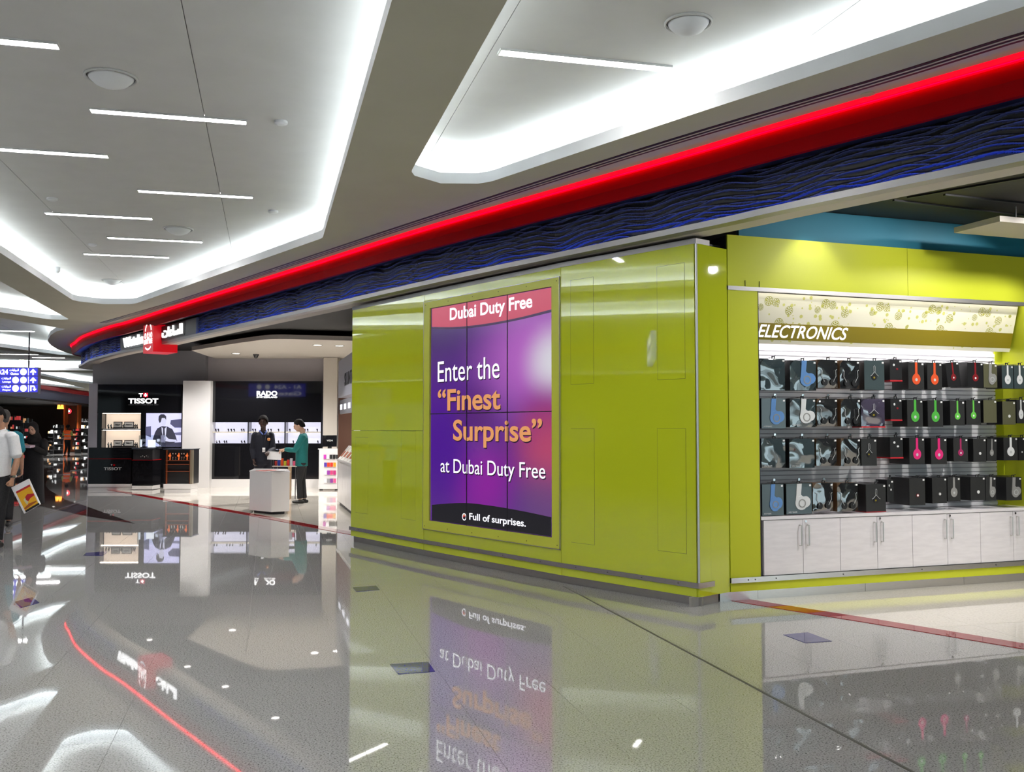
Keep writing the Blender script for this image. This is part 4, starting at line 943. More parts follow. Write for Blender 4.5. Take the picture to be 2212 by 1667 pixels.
# ================================================================== WATCH SHOP (left)
Y0 = at(420, 1053).y
def pb(name, x0, y0, x1, y1, Y, th, m, parent=None, front=0.0):
    a = atY(x0, y1, Y); b = atY(x1, y0, Y)
    return MB().box(a.x, b.x, Y - front, Y + th, min(a.z, b.z) if y1 < 1e4 else 0, max(a.z, b.z), None).build(name, m, parent)
def pbz(name, x0, x1, Y, z0, z1, th, m, parent=None, front=0.0):
    a = atY(x0, 925, Y); b = atY(x1, 925, Y); return MB().box(a.x, b.x, Y - front, Y + th, z0, z1).build(name, m, parent)
def zy(y, Y): return atY(400, y, Y).z
structure(pbz('wall_back', 440, 790, Y0 + 0.45, 0, 3.5, 0.2, M_wallgrey), label='grey rear wall of the watch shop')
structure(pbz('wall_left', 198, 442, Y0 + 0.25, 0, 3.5, 0.2, mat('wall_darkgrey', (0.40, 0.395, 0.43), 0.7)), label='darker grey wall above the black watch display')
structure(MB().box(-3.6, 9, 28.0, 28.2, 0, 3.5).build('wall_far', M_wallgrey), label='grey wall far behind the kiosk')
pil = pb('pillar', 392, 822, 455, 1053.5, Y0 - 0.15, 0.5, M_white); setp(pil, label='pale white pillar between the two black watch displays', category='pillar')
XF = Frame((0, 0), (1, 0))
class YF(Frame):
    def __init__(s, Y): Frame.__init__(s, (0, Y), (1, 0), (0, -1))
def ypx(fr, x, y): return fr.hit(x, y)
# --- black display with a lit niche and a poster
td = thing('watch_display', 'tall black watch display wall with lit niche, poster and white lettering', 'display wall', atY(300, 1053, Y0))
f0 = YF(Y0 - 0.05); Yt = Y0 - 0.05
pb('side_panel', 188, 828, 210.5, 1053, Yt - 0.02, 0.3, mat('lavender_panel', (0.55, 0.53, 0.60), 0.4), td)
def bx(fr, x0, y0, x1, y1, w0, w1, m, name, parent):
    a = fr.hit(x0, y1); b = fr.hit(x1, y0); return MB().box(a[0], b[0], w0, w1, a[1], b[1], fr).build(name, m, parent)
nx0, nx1, ny0, ny1 = 220.5, 303, 892, 967
bx(f0, 210.5, 830, 392, ny0, -0.25, 0, M_blackgloss, 'upper_panel', td); bx(f0, 210.5, ny1, 392, 1047, -0.25, 0, M_blackgloss, 'lower_panel', td)
bx(f0, 210.5, ny0, nx0, ny1, -0.25, 0, M_blackgloss, 'post', td); bx(f0, nx1, ny0, 392, ny1, -0.25, 0, M_blackgloss, 'post', td)
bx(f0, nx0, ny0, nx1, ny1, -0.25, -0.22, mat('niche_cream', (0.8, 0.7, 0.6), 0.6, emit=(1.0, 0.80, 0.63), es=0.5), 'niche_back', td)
bx(f0, nx0, 925.5, nx1, 928.5, -0.22, -0.03, M_white, 'shelf', td)
bx(f0, nx0 + 1, ny0, nx1 - 1, ny0 + 1.2, -0.08, -0.03, mat('niche_strip', (1, 1, 1), emit=(1, 0.88, 0.74), es=5), 'niche_lamp', td)
bx(f0, nx0 + 1, 928.5, nx1 - 1, 929.5, -0.08, -0.03, MATS['niche_strip'], 'niche_lamp', td)
put_text('lettering', 'TISSOT', f0, f0.hit(277, 870)[0], f0.hit(342, 870)[0], zy(871.3, Yt), zy(860, Yt), 0.002, M_glow, td, 0.03)
put_text('lettering', 'T', f0, f0.hit(300, 850)[0], f0.hit(308.7, 850)[0], zy(857, Yt), zy(849.5, Yt), 0.002, M_glow, td, 0.03)
bx(f0, 310, 848.5, 319.8, 857.5, 0.0, 0.01, mat('cross_red', (0.5, 0.01, 0.02), 0.4, emit=(0.8, 0.0, 0.03), es=0.8), 'red_square', td)
bx(f0, 311.6, 851.8, 318.2, 854.6, 0.01, 0.014, M_glow, 'cross_bar', td); bx(f0, 313.6, 849.6, 316.2, 856.6, 0.01, 0.0145, M_glow, 'cross_bar', td)
put_text('lettering', 'SWISS WATCHES SINCE 1853', f0, f0.hit(277, 870)[0], f0.hit(342, 870)[0], zy(875, Yt), zy(873, Yt), 0.001, mat('dim_letter', (0.2, 0.2, 0.22), 0.5), td)
# poster: a flat lit photograph of a seated man in a suit
po = thing('poster_lightbox', 'blue white backlit poster of a man in a dark suit', 'poster', f0(f0.hit(353, 964)[0], 0, zy(964, Yt)))
bx(f0, 315, 892, 392, 964, 0, 0.01, mat('poster_sky', (0.3, 0.3, 0.4), 0.4, emit=hexc('c6c6f4'), es=0.9), 'panel', po)
def pp_(name, pts, hexs, w, es=0.85):
    q = [f0.hit(180 + x / 6.175, 810 + y / 6.175) for x, y in pts]
    MB().prism([f0(u, w, z) for u, z in q], f0.n * 0.001).build(name, mat('poster_' + hexs, (0.05, 0.05, 0.06), 0.4, emit=hexc(hexs), es=es), po)
pp_('poster_desk', [(1030, 950), (1030, 905), (1310, 895), (1310, 950)], '2a2a48', 0.0102)
pp_('poster_city', [(833, 800), (833, 690), (905, 680), (905, 830)], '5a5a80', 0.0102); pp_('poster_shelf', [(1160, 650), (1170, 600), (1310, 585), (1310, 700), (1220, 700)], '4a4a72', 0.0102)
pp_('poster_shelf', [(1200, 770), (1310, 760), (1310, 800), (1240, 800)], '6a6a90', 0.0102)
pp_('poster_suit', [(930, 850), (960, 760), (990, 710), (1050, 680), (1120, 685), (1190, 720), (1230, 800), (1255, 880), (1150, 930), (1020, 930), (935, 870)], '1c1c34', 0.011)
pp_('poster_shirt', [(1045, 690), (1080, 720), (1115, 685), (1100, 840), (1075, 860), (1050, 760)], 'e8e8ff', 0.012)
pp_('poster_tie', [(1064, 705), (1086, 705), (1094, 850), (1078, 862), (1066, 830)], '20203a', 0.013)
pp_('poster_face', [(1035, 570), (1060, 555), (1100, 560), (1110, 600), (1104, 650), (1085, 685), (1060, 680), (1042, 640)], 'e0e0fa', 0.013)
pp_('poster_hair', [(1005, 600), (1008, 550), (1035, 522), (1080, 522), (1108, 550), (1108, 600), (1090, 572), (1050, 572), (1035, 625), (1020, 640)], '16162c', 0.014)
pp_('poster_hand', [(1082, 830), (1105, 815), (1140, 850), (1245, 862), (1250, 890), (1150, 890), (1090, 878)], 'dcdcf8', 0.0135)
pp_('poster_cuff', [(985, 852), (1025, 848), (1025, 885), (985, 888)], 'e8e8ff', 0.0135)
# small things in the lit niche
M_card = mat('cream_card', (0.8, 0.78, 0.74), 0.5)
def small(name, label, cat, x0, y0, x1, y1, Y, th, m, grp=None):
    o = pb(name, x0, y0, x1, y1, Y, th, m); setp(o, label=label, category=cat, group=grp); return o
for ri, (yb, tag_) in enumerate(((925.5, 'upper'), (965.5, 'lower'))):
    for k, (xa, xb) in enumerate(((245, 264), (268, 289))):
        t = thing('watch_card', 'framed cream card, %s one on the %s niche shelf' % (['left', 'right'][k], tag_), 'card', atY((xa + xb) / 2, yb, Yt + 0.1), group='cards in the watch niche')
        pb('frame', xa, yb - 15, xb, yb, Yt + 0.10, 0.02, M_black, t); pb('face', xa + 1.3, yb - 13.5, xb - 1.3, yb - 3, Yt + 0.095, 0.004, M_card, t)
        fY = YF(Yt + 0.095); put_text('lettering', 'TISSOT', fY, fY.hit(xa + 4, yb)[0], fY.hit(xb - 4, yb)[0], zy(yb - 7, Yt + .095), zy(yb - 10, Yt + .095), 0.001, M_black, t, 0.02)
        pb('stand', xa - 2, yb - 2.5, xb + 2, yb, Yt + 0.05, 0.1, M_black, t)
    for k, x in enumerate((234, 240, 267, 292, 296)):
        Yw = Yt + 0.06
        t = thing('wrist_watch', 'tiny wrist watch on a stand, %s along the %s niche shelf' % (ordn[k], tag_), 'watch', atY(x, yb, Yw), group='watches in the lit niche')
        pb('stand', x - 1.3, yb - 4, x + 1.3, yb, Yw, 0.03, M_black, t)
        c = atY(x, yb - 6, Yw); MB().cyl(c, c + Vector((0, -0.012, 0)), 0.024, n=14).build('dial', M_chrome, t)
        MB().tube([c + Vector((0, 0, 0.05)), c + Vector((0, 0.02, 0)), c + Vector((0, 0.0, -0.05))], 0.010, 6).build('strap', M_black, t)
# counter with grey lettering
Yc = at(230, 1058).y; fC = YF(Yc)
tc = thing('black_counter', 'low black shop counter with small grey lettering', 'counter', atY(237, 1058, Yc))
bx(fC, 190, 966.5, 284.5, 1045, -0.5, 0, M_blackgloss, 'body', tc); bx(fC, 190, 1045, 284.5, 1051.5, -0.48, 0.0, M_white, 'plinth', tc); bx(fC, 190, 1052.5, 284.5, 1058, -0.48, -0.01, M_white, 'plinth', tc)
bx(fC, 190, 990.3, 284.5, 991.2, 0, 0.002, M_redface, 'red_line', tc)
put_text('lettering', 'TISSOT', fC, fC.hit(224.5, 1012)[0], fC.hit(262.5, 1012)[0], zy(1015.3, Yc), zy(1009, Yc), 0.002, mat('letter_grey', (0.45, 0.45, 0.46), 0.4), tc, 0.02)
put_text('lettering', 'T', fC, fC.hit(239, 1005)[0], fC.hit(243, 1005)[0], zy(1006, Yc), zy(1002.5, Yc), 0.002, MATS['letter_grey'], tc, 0.02)
bx(fC, 244.5, 1002.3, 248.6, 1006.2, 0, 0.002, M_redface, 'red_square', tc)
# glass topped showcase
Ys = at(305, 1056).y - 0.4; fS = YF(Ys)
sc = thing('glass_showcase', 'small black glass topped watch showcase next to the low counter', 'showcase', atY(307, 1057, Ys))
bx(fS, 285, 993.5, 330, 1049, -0.55, 0, M_blackgloss, 'body', sc); bx(fS, 285, 1049, 329.5, 1057, -0.5, 0, M_white, 'plinth', sc)
bx(fS, 285, 993, 330.5, 994, -0.55, 0.004, M_redface, 'red_line', sc)
bx(fS, 287, 971, 329, 993, -0.5, -0.02, M_black, 'tray', sc); bx(fS, 284.5, 967, 331, 970, -0.56, 0.005, mat('glass_top', (0.06, 0.07, 0.09), 0.05, coat=0.5), 'top', sc)
for k in range(5):
    c = atY(304 + k * 4, 987 - (k % 2) * 2, Ys - 0.03); MB().cyl(c, c + Vector((0, 0, 0.012)), 0.022, n=12).build('dial', M_chrome, sc)
vit = thing('glass_vitrine', 'clear glass vitrine box standing on the glass topped showcase', 'vitrine', atY(322, 967, Ys + 0.3))
a = atY(300, 967, Ys + 0.12); b = atY(345, 940, Ys + 0.12); gz0 = atY(307, 967, Ys).z + 0.002
for (x0, x1, y0, y1) in ((a.x, b.x, Ys + 0.12, Ys + 0.126), (a.x, b.x, Ys + 0.52, Ys + 0.526), (a.x, a.x + 0.006, Ys + 0.126, Ys + 0.52), (b.x - 0.006, b.x, Ys + 0.126, Ys + 0.52)):
    MB().box(x0, x1, y0, y1, gz0, b.z).build('pane', M_glass, vit)
small('price_card', 'white price card inside the glass vitrine', 'card', 319, 950, 336, 966, Ys + 0.3, 0.01, M_glowsoft); small('narrow_card', 'narrow white card at the left of the glass vitrine', 'card', 301.5, 949, 306.5, 965, Ys + 0.25, 0.01, M_glowsoft)
# watch cabinet with orange lit shelves
Yk = at(385, 1064).y; fK = YF(Yk)
wc = thing('watch_cabinet', 'black watch cabinet with orange lit shelf edges beside the pillar', 'cabinet', atY(384, 1064, Yk))
bx(fK, 353.5, 969.5, 415, 1045, -0.5, -0.1, M_black, 'body', wc); bx(fK, 353.5, 969.5, 358, 1045, -0.1, 0, M_blackgloss, 'side', wc); bx(fK, 410, 969.5, 416, 1045, -0.1, 0, mat('brass_side', (0.35, 0.30, 0.22), 0.3, metal=0.6), 'side', wc)
bx(fK, 352.5, 969, 416.5, 971, -0.52, 0.004, mat('glass_top', (0.06, 0.07, 0.09), 0.05), 'top', wc)
bx(fK, 353, 1045, 411.5, 1056, -0.5, 0.01, M_white, 'plinth', wc); bx(fK, 355, 1056.5, 411.5, 1064, -0.5, 0.0, M_white, 'plinth', wc)
M_olamp = mat('orange_edge', (0.14, 0.03, 0.01), 0.5, emit=(1, 0.2, 0.04), es=0.05)
for y in (994.5, 1003, 1018): bx(fK, 358, y - 0.6, 410, y + 0.6, -0.1, 0, M_olamp, 'shelf_edge', wc)
for x in (358, 408.5): bx(fK, x, 972, x + 1.2, 1045, -0.1, -0.002, M_olamp, 'lit_post', wc)
for k, x in enumerate((367, 373, 379, 386, 392, 397, 404)):
    t = thing('display_watch', 'watch shown in the orange lit cabinet, %s from the left' % ordn[k], 'watch', atY(x, 993.5, Yk + 0.03), group='watches in the orange lit cabinet')
    c = atY(x, 984, Yk + 0.03); mm = M_chrome if k % 3 else mat('orange_watch', (0.8, 0.15, 0.03), 0.4, emit=(1, 0.2, 0.03), es=0.3)
    MB().cyl(c, c + Vector((0, -0.012, 0)), 0.030, n=14).build('dial', mm, t); MB().tube([c + Vector((0, 0.01, 0.06)), c + Vector((0, 0.025, 0)), atY(x, 993.2, Yk + 0.03)], 0.012, 6).build('strap', mm, t)
# --- second black display: glossy upper wall, three lit niches
Yr = Y0 + 0.05; fR = YF(Yr)
rd = thing('niche_display', 'wide glossy black display wall with three lit watch niches and white lettering', 'display wall', atY(575, 1053, Yr))
bx(fR, 455, 823, 695, 911.7, -0.3, 0, M_blackgloss, 'upper_glass', rd); bx(fR, 455, 957.3, 695, 1034.5, -0.3, 0, M_blackgloss, 'lower_glass', rd); bx(fR, 455, 1034.5, 695, 1052.8, -0.3, 0.02, M_white, 'plinth', rd)
NX = [(457, 534.5), (537.2, 614), (617, 692.8)]
for xa, xb in ((455, 457), (534.5, 537.2), (614, 617), (692.8, 695)): bx(fR, xa, 911.7, xb, 957.3, -0.3, 0, M_blackgloss, 'post', rd)
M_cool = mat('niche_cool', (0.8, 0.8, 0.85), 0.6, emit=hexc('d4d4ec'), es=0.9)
for k, (xa, xb) in enumerate(NX):
    bx(fR, xa, 911.7, xb, 957.3, -0.3, -0.26, M_cool, 'niche_back', rd); bx(fR, xa, 931.6, xb, 934.8, -0.26, -0.01, mat('shelf_beige', (0.6, 0.56, 0.48), 0.5), 'shelf', rd)
    for ri, yb in enumerate((931.5, 956.8)):
        for q, fx in enumerate(((0.12, 0.19, 0.47, 0.55, 0.63, 0.84, 0.9), (0.14, 0.22, 0.36, 0.42, 0.84, 0.92))[ri]):
            x = xa + (xb - xa) * fx
            if (k + q + ri) % 4 == 3 and k: continue
            t = thing('niche_watch', 'tiny watch, %s on the %s shelf of the %s lit niche' % (ordn[q], ['upper', 'lower'][ri], ['left', 'middle', 'right'][k]), 'watch', atY(x, yb, Yr + 0.1), group='watches in the three lit niches')
            Yw = Yr + 0.1; pb('stand', x - 0.9, yb - 2.5, x + 0.9, yb, Yw, 0.04, M_black, t)
            c = atY(x, yb - 4.2, Yw); MB().cyl(c, c + Vector((0, -0.012, 0)), 0.02, n=12).build('dial', M_black if ri == 0 else M_chrome, t)
put_text('lettering', 'RADO', fR, fR.hit(554.6, 850)[0], fR.hit(599, 850)[0], zy(854.8, Yr), zy(844.2, Yr), 0.002, M_glow, rd, 0.035)
put_text('lettering', 'SWITZERLAND', fR, fR.hit(554.6, 850)[0], fR.hit(599, 850)[0], zy(859.3, Yr), zy(855.8, Yr), 0.002, M_glow, rd, 0.01)
col2 = pb('column', 696.5, 772, 729, 1053, Y0 - 0.05, 0.4, M_raft); setp(col2, label='beige column right of the wide black display', category='column')
# gift card stand with payment sign
Yg = at(705, 1059).y; fG = YF(Yg)
gs = thing('card_stand', 'white floor stand with rows of small coloured packs', 'display stand', atY(708, 1059, Yg))
bx(fG, 688.5, 970, 729, 1048, -0.35, 0, M_white, 'body', gs); bx(fG, 687, 968.5, 729, 970.5, -0.36, 0.01, M_whitegloss, 'top', gs); bx(fG, 688, 1047, 729, 1056, -0.36, 0.03, M_white, 'plinth', gs)
for x in (692, 725): bx(fG, x - 2, 1056, x + 2, 1059, -0.2, 0, M_darkgrey, 'foot', gs)
pc = [('c03ab0', 'e8e0e8', '202020', '181818', '282828'), ('5a3ab0', 'e03a20', 'd83018', 'e8a020'), ('e8e8ee', 'a040b0', 'd84080', 'c02878'), ('f0f0f0', '9a9aa0', '8a3a9a', 'e05090')]
pn = ['magenta', 'pale', 'dark', 'black', 'charcoal'], ['violet', 'red', 'bright red', 'amber'], ['white', 'purple', 'pink', 'raspberry'], ['plain white', 'grey', 'plum', 'rose']
for r_, y in enumerate((986.5, 1003.5, 1020.5, 1038)):
    for k, hx in enumerate(pc[r_]):
        x = 700 + k * 6.6 - (1 if r_ == 0 else 0)
        small('gift_pack', 'small %s pack on the white floor stand, row %s from top' % (pn[r_][k], ordn[r_]), 'pack', x, y - 4.5, x + 5.6, y + 4.5, Yg - 0.03, 0.03, mat('pack_' + hx, hexc(hx), 0.4), 'packs on the floor stand')
vs = thing('payment_sign', 'small black payment sign reading VISA on the white floor stand', 'sign', atY(712, 969, Yg + 0.1)); fV = YF(Yg + 0.1)
bx(fV, 696.5, 940, 727.5, 964.5, -0.02, 0, M_blackgloss, 'panel', vs); bx(fV, 708, 964.5, 716, 968.6, -0.05, 0.02, M_black, 'foot', vs)
put_text('lettering', 'VISA', fV, fV.hit(706, 950)[0], fV.hit(719, 950)[0], zy(953, Yg + .1), zy(949.3, Yg + .1), 0.001, mat('visa_letter', (0.5, 0.5, 0.5), 0.4), vs, 0.02, 0.2)
# shop soffit plate with downlights
zp = 3.31
plate_px = [(414, 757), (480, 746), (560, 734.5), (600, 732), (660, 733), (770, 736)]
pl = [at(x, y, zp) for x, y in plate_px]; pl = [Vector((p.x, p.y, zp)) for p in spline(pl, 4)]
pl += [Vector((pl[-1].x, Y0 + 0.45, zp)), Vector((at(414, 757, zp).x - 0.25, Y0 + 0.45, zp))]
sp2 = MB().prism(pl, (0, 0, 0.09)).build('soffit_plate', M_raft); setp(sp2, label='beige rounded ceiling plate over the watch shop', category='ceiling panel')
for k, (x, y) in enumerate(((510, 763), (686, 745), (733, 746.5))):
    c = at(x, y, zp); downlight(c, 'round downlight in the beige ceiling plate, %s from the left' % ordn[k], 270, 0.09, 150, (1, 0.97, 0.93), target=(c.x, c.y, 0))
cmr = thing('dome_camera', 'small dark dome camera under the beige ceiling plate', 'camera', at(553, 765, zp)); c = at(553, 765, zp)
MB().lathe(c, [(0.07, 0), (0.07, -0.03), (0.055, -0.035), (0.05, -0.07), (0.025, -0.095), (0.004, -0.1)], 16).build('dome', M_blackgloss, cmr, True)
MB().lathe(c, [(0.075, 0), (0.075, -0.015), (0.07, -0.02)], 16).build('base', M_darkgrey, cmr)
# ------------------------------------------------------------------ unit behind the kiosk with grey header
g0 = flat(at(729, 1089.5)); g1 = flat(at(757, 1113)); gd = (g1 - g0).normalized(); GL = (g1 - g0).length + 0.9
GF = Frame(g0, gd, (-1, -0.3))
if GF.n.dot(Vector((-1, -0.3, 0))) < 0: GF.n = -GF.n
ub = thing('side_unit', 'tall grey watch unit with lit niche partly hidden behind the kiosk', 'display unit', g0 + gd * GL * 0.5)
MB().box(0, GL, -0.5, 0, 2.10, 2.82, GF).build('header', mat('unit_grey', (0.45, 0.45, 0.52), 0.4), ub)
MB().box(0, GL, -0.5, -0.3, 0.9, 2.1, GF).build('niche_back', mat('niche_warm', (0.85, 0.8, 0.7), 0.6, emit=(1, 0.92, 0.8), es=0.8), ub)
MB().box(0, 0.06, -0.3, 0, 0.9, 2.1, GF).build('side', mat('wood_side', (0.12, 0.05, 0.03), 0.4), ub)
MB().box(0.05, GL, -0.06, -0.02, 1.78, 2.05, GF).build('brand_strip', mat('strip_grey', (0.3, 0.3, 0.33), 0.4), ub)
for k in range(4): MB().box(0.25 + k * 0.75, 0.6 + k * 0.75, -0.02, -0.012, 1.86, 1.96, GF).build('brand_plate', M_glowsoft, ub)
for k in range(7):
    ua = k * GL / 7; MB().box(ua + 0.004, ua + GL / 7 - 0.004, -0.5, 0.0, 0.08, 0.86, GF).build('drawer_front', M_white, ub)
MB().box(0, GL, -0.5, 0.02, 0.86, 0.9, GF).build('counter', M_white, ub)
MB().box(0, GL, -0.45, -0.04, 0.0, 0.08, GF).build('plinth', M_darkgrey, ub)
put_text('lettering', 'SUUNTO', GF, GF.hit(744.8, 820)[0], GF.hit(744.8, 820)[0] + 1.6, 2.28, 2.52, 0.004, M_black, ub, 0.015)
for k in range(4):
    t = thing('leaflet_rack', 'slanted white leaflet on the side unit counter, %s from the far end' % ordn[k], 'leaflet', GF(0.3 + k * 0.55, -0.1, 0.9), group='leaflets on the side unit')
    ua = 0.15 + k * 0.55; MB().hexa([GF(ua, 0.0, 0.902), GF(ua + 0.4, 0.0, 0.902), GF(ua + 0.4, 0.01, 0.905), GF(ua, 0.01, 0.905), GF(ua + 0.05, -0.2, 1.16), GF(ua + 0.45, -0.2, 1.16), GF(ua + 0.45, -0.19, 1.165), GF(ua + 0.05, -0.19, 1.165)]).build('sheet', M_card, t)
    MB().hexa([GF(ua + 0.08, -0.03, 0.96), GF(ua + 0.34, -0.03, 0.96), GF(ua + 0.34, -0.026, 0.962), GF(ua + 0.08, -0.026, 0.962), GF(ua + 0.10, -0.11, 1.06), GF(ua + 0.36, -0.11, 1.06), GF(ua + 0.36, -0.106, 1.062), GF(ua + 0.10, -0.106, 1.062)]).build('print', M_orange, t)
# ------------------------------------------------------------------ white promotion counter
zt_ = 0.745
pc_ = [at(538.5, 1107), at(586, 1112), at(625, 1110)]; pc_ = [flat(p) for p in pc_]
pc_ += [flat(atY(620, 1000, pc_[2].y + 1.05)), flat(atY(550, 1000, pc_[0].y + 0.9))]
ctr = thing('promotion_counter', 'white angular promotion counter standing on the red floor line', 'counter', flat(at(585, 1108)) + Vector((0, 0.4, 0)))
MB().prism([Vector((p.x, p.y, 0.05)) for p in pc_], (0, 0, zt_ - 0.07)).build('body', M_whitegloss, ctr)
MB().prism([Vector((p.x, p.y, zt_ - 0.02)) for p in offset_poly(pc_, 0.006)], (0, 0, 0.02)).build('top', M_whitegloss, ctr)
MB().prism([Vector((p.x, p.y, 0.0)) for p in offset_poly(pc_, -0.08)], (0, 0, 0.05)).build('plinth', M_darkgrey, ctr)
for k, (x, y, c_) in enumerate(((566, 1016.5, 'a83428'), (583, 1015.5, 'b84030'), (598, 1018, '2a1a18'), (610, 1015, 'e8e4e0'))):
    c = at(x, y, zt_ + 0.001); o = MB().hexa([c + Vector(v) for v in ((-0.09, -0.1, 0), (0.08, -0.13, 0), (0.11, 0.1, 0), (-0.06, 0.13, 0), (-0.09, -0.1, 0.004), (0.08, -0.13, 0.004), (0.11, 0.1, 0.004), (-0.06, 0.13, 0.004))]).build('leaflet', mat('leaflet_' + c_, hexc(c_), 0.4))
    setp(o, label='%s leaflet lying on the white promotion counter' % ['brick red', 'coral red', 'dark', 'white'][k], category='leaflet')
# product table between the guard and the shop assistant
Yp = 20.2; pt = thing('product_table', 'glass product table with small coloured boxes behind the promotion counter', 'table', atY(612, 925, Yp) * 1.0 - Vector((0, 0, EYE)))
tz = zy(1006, Yp); xa, xb = atY(588, 1000, Yp).x, atY(640, 1000, Yp).x
MB().box(xa, xb, Yp, Yp + 0.4, tz - 0.02, tz).build('shelf', M_raft, pt); MB().box(xa, xb, Yp, Yp + 0.4, tz + 0.33, tz + 0.345).build('glass_top', mat('glass_top', (0.06, 0.07, 0.09), 0.05), pt)
for x in (xa + 0.02, xb - 0.02):
    for y in (Yp + 0.02, Yp + 0.38): MB().cyl((x, y, 0), (x, y, tz + 0.33), 0.010, n=8).build('leg', M_darkgrey, pt)
MB().box(xb - 0.17, xb - 0.12, Yp - 0.02, Yp + 0.1, 0, tz - 0.02).build('panel', mat('tan_panel', (0.45, 0.3, 0.18), 0.5), pt)
for k, hx in enumerate(('a03028', '3040a0', 'd04a20', 'c8c030', 'd83a30', 'c8c8d0', 'e05a80')):
    x = xa + 0.04 + k * 0.065; hgt = 0.10 + 0.03 * (k % 3); o = MB().box(x, x + 0.05, Yp + 0.05, Yp + 0.11, tz, tz + hgt).build('perfume_box', mat('pbox_' + hx, hexc(hx), 0.3))
    setp(o, label='tiny %s box on the glass product table' % ['brick red', 'blue', 'orange', 'yellow', 'scarlet', 'silver', 'pink'][k], category='box', group='boxes on the glass product table')
# ================================================================== WATCHES SIGN on the fascia
def fnear(px):      # index of the fascia line point at that pixel column
    return min(range(len(fline)), key=lambda i: abs((project(Vector((fline[i].x, fline[i].y, 3.3))) or (9e9, 0))[0] - px))
iA, iB = fnear(266), fnear(431)
WFm = Frame(fline[iA], fline[iB] - fline[iA], (0, -1)); WL = (fline[iB] - fline[iA]).length
ws = thing('shop_sign', 'dark shop sign panel on the fascia with white Watches lettering in two scripts', 'sign', WFm(WL / 2, 0.1, 3.2))
mid = max(abs((fline[i] - WFm.o).dot(WFm.n)) for i in range(min(iA, iB), max(iA, iB)))
off = mid + 0.02
MB().box(0, WL, -0.02, off, FZ0, 3.50, WFm).build('panel', mat('sign_panel', (0.16, 0.17, 0.18), 0.45), ws)
def wu(x, y=735): return WFm.hit(x, y, off)[0]
put_text('lettering', 'Watches', WFm, wu(268), wu(318), 3.25, 3.46, off, M_glow, ws, 0.04, th=0.03)
try:
    ar = put_text('lettering', '\uFE95\uFE8E\uFECB\uFE8E\uFEB4\uFEDF\uFE8D', WFm, wu(352), wu(395), 3.26, 3.46, off, M_glow, ws, 0.025, th=0.03)
except Exception: pass
MB().box(wu(346), wu(399), off - 0.002, off + 0.006, 3.23, 3.49, WFm).build('letter_panel', M_black, ws)
# red logo block hanging across the fascia edge
ra = WFm.hit(309.5, 740, off + 0.16)[0]; rb = WFm.hit(331, 740, off + 0.16)[0]
lb = thing('logo_block', 'red logo block with white emblem between the sign words', 'sign', WFm(ra + 0.38, off, 3.0))
M_redblk = mat('red_block', (0.55, 0.006, 0.012), 0.35, emit=(0.9, 0.0, 0.01), es=0.35)
MB().box(ra, rb, -0.25, off + 0.16, 3.0, 3.6, WFm).build('block', M_redblk, lb)
wq = off + 0.162; uc = (ra + rb) / 2
class LF:
    n = WFm.n
    def __call__(s, u, w, z): return WFm(u, w, z)
lf = LF()
ringm(lf, uc, 3.40, 0.17, 0.215, wq, 10, 170, 16).build('emblem_arch', M_glow, lb)
ringm(lf, uc - 0.19, 3.34, 0.03, 0.06, wq, 0, 360, 12).build('emblem_curl', M_glow, lb); ringm(lf, uc + 0.19, 3.34, 0.03, 0.06, wq, 0, 360, 12).build('emblem_curl', M_glow, lb)
ringm(lf, uc, 3.33, 0.035, 0.09, wq, 120, 420, 14).build('emblem_swirl', M_glow, lb)
put_text('emblem_script', 'DUTY FREE', WFm, ra + 0.06, rb - 0.06, 3.17, 3.27, wq, M_glow, lb, 0.03)
ringm(lf, uc, 3.42, 0.34, 0.375, wq, 240, 300, 14).build('emblem_wave', MATS['letter_white'], lb)
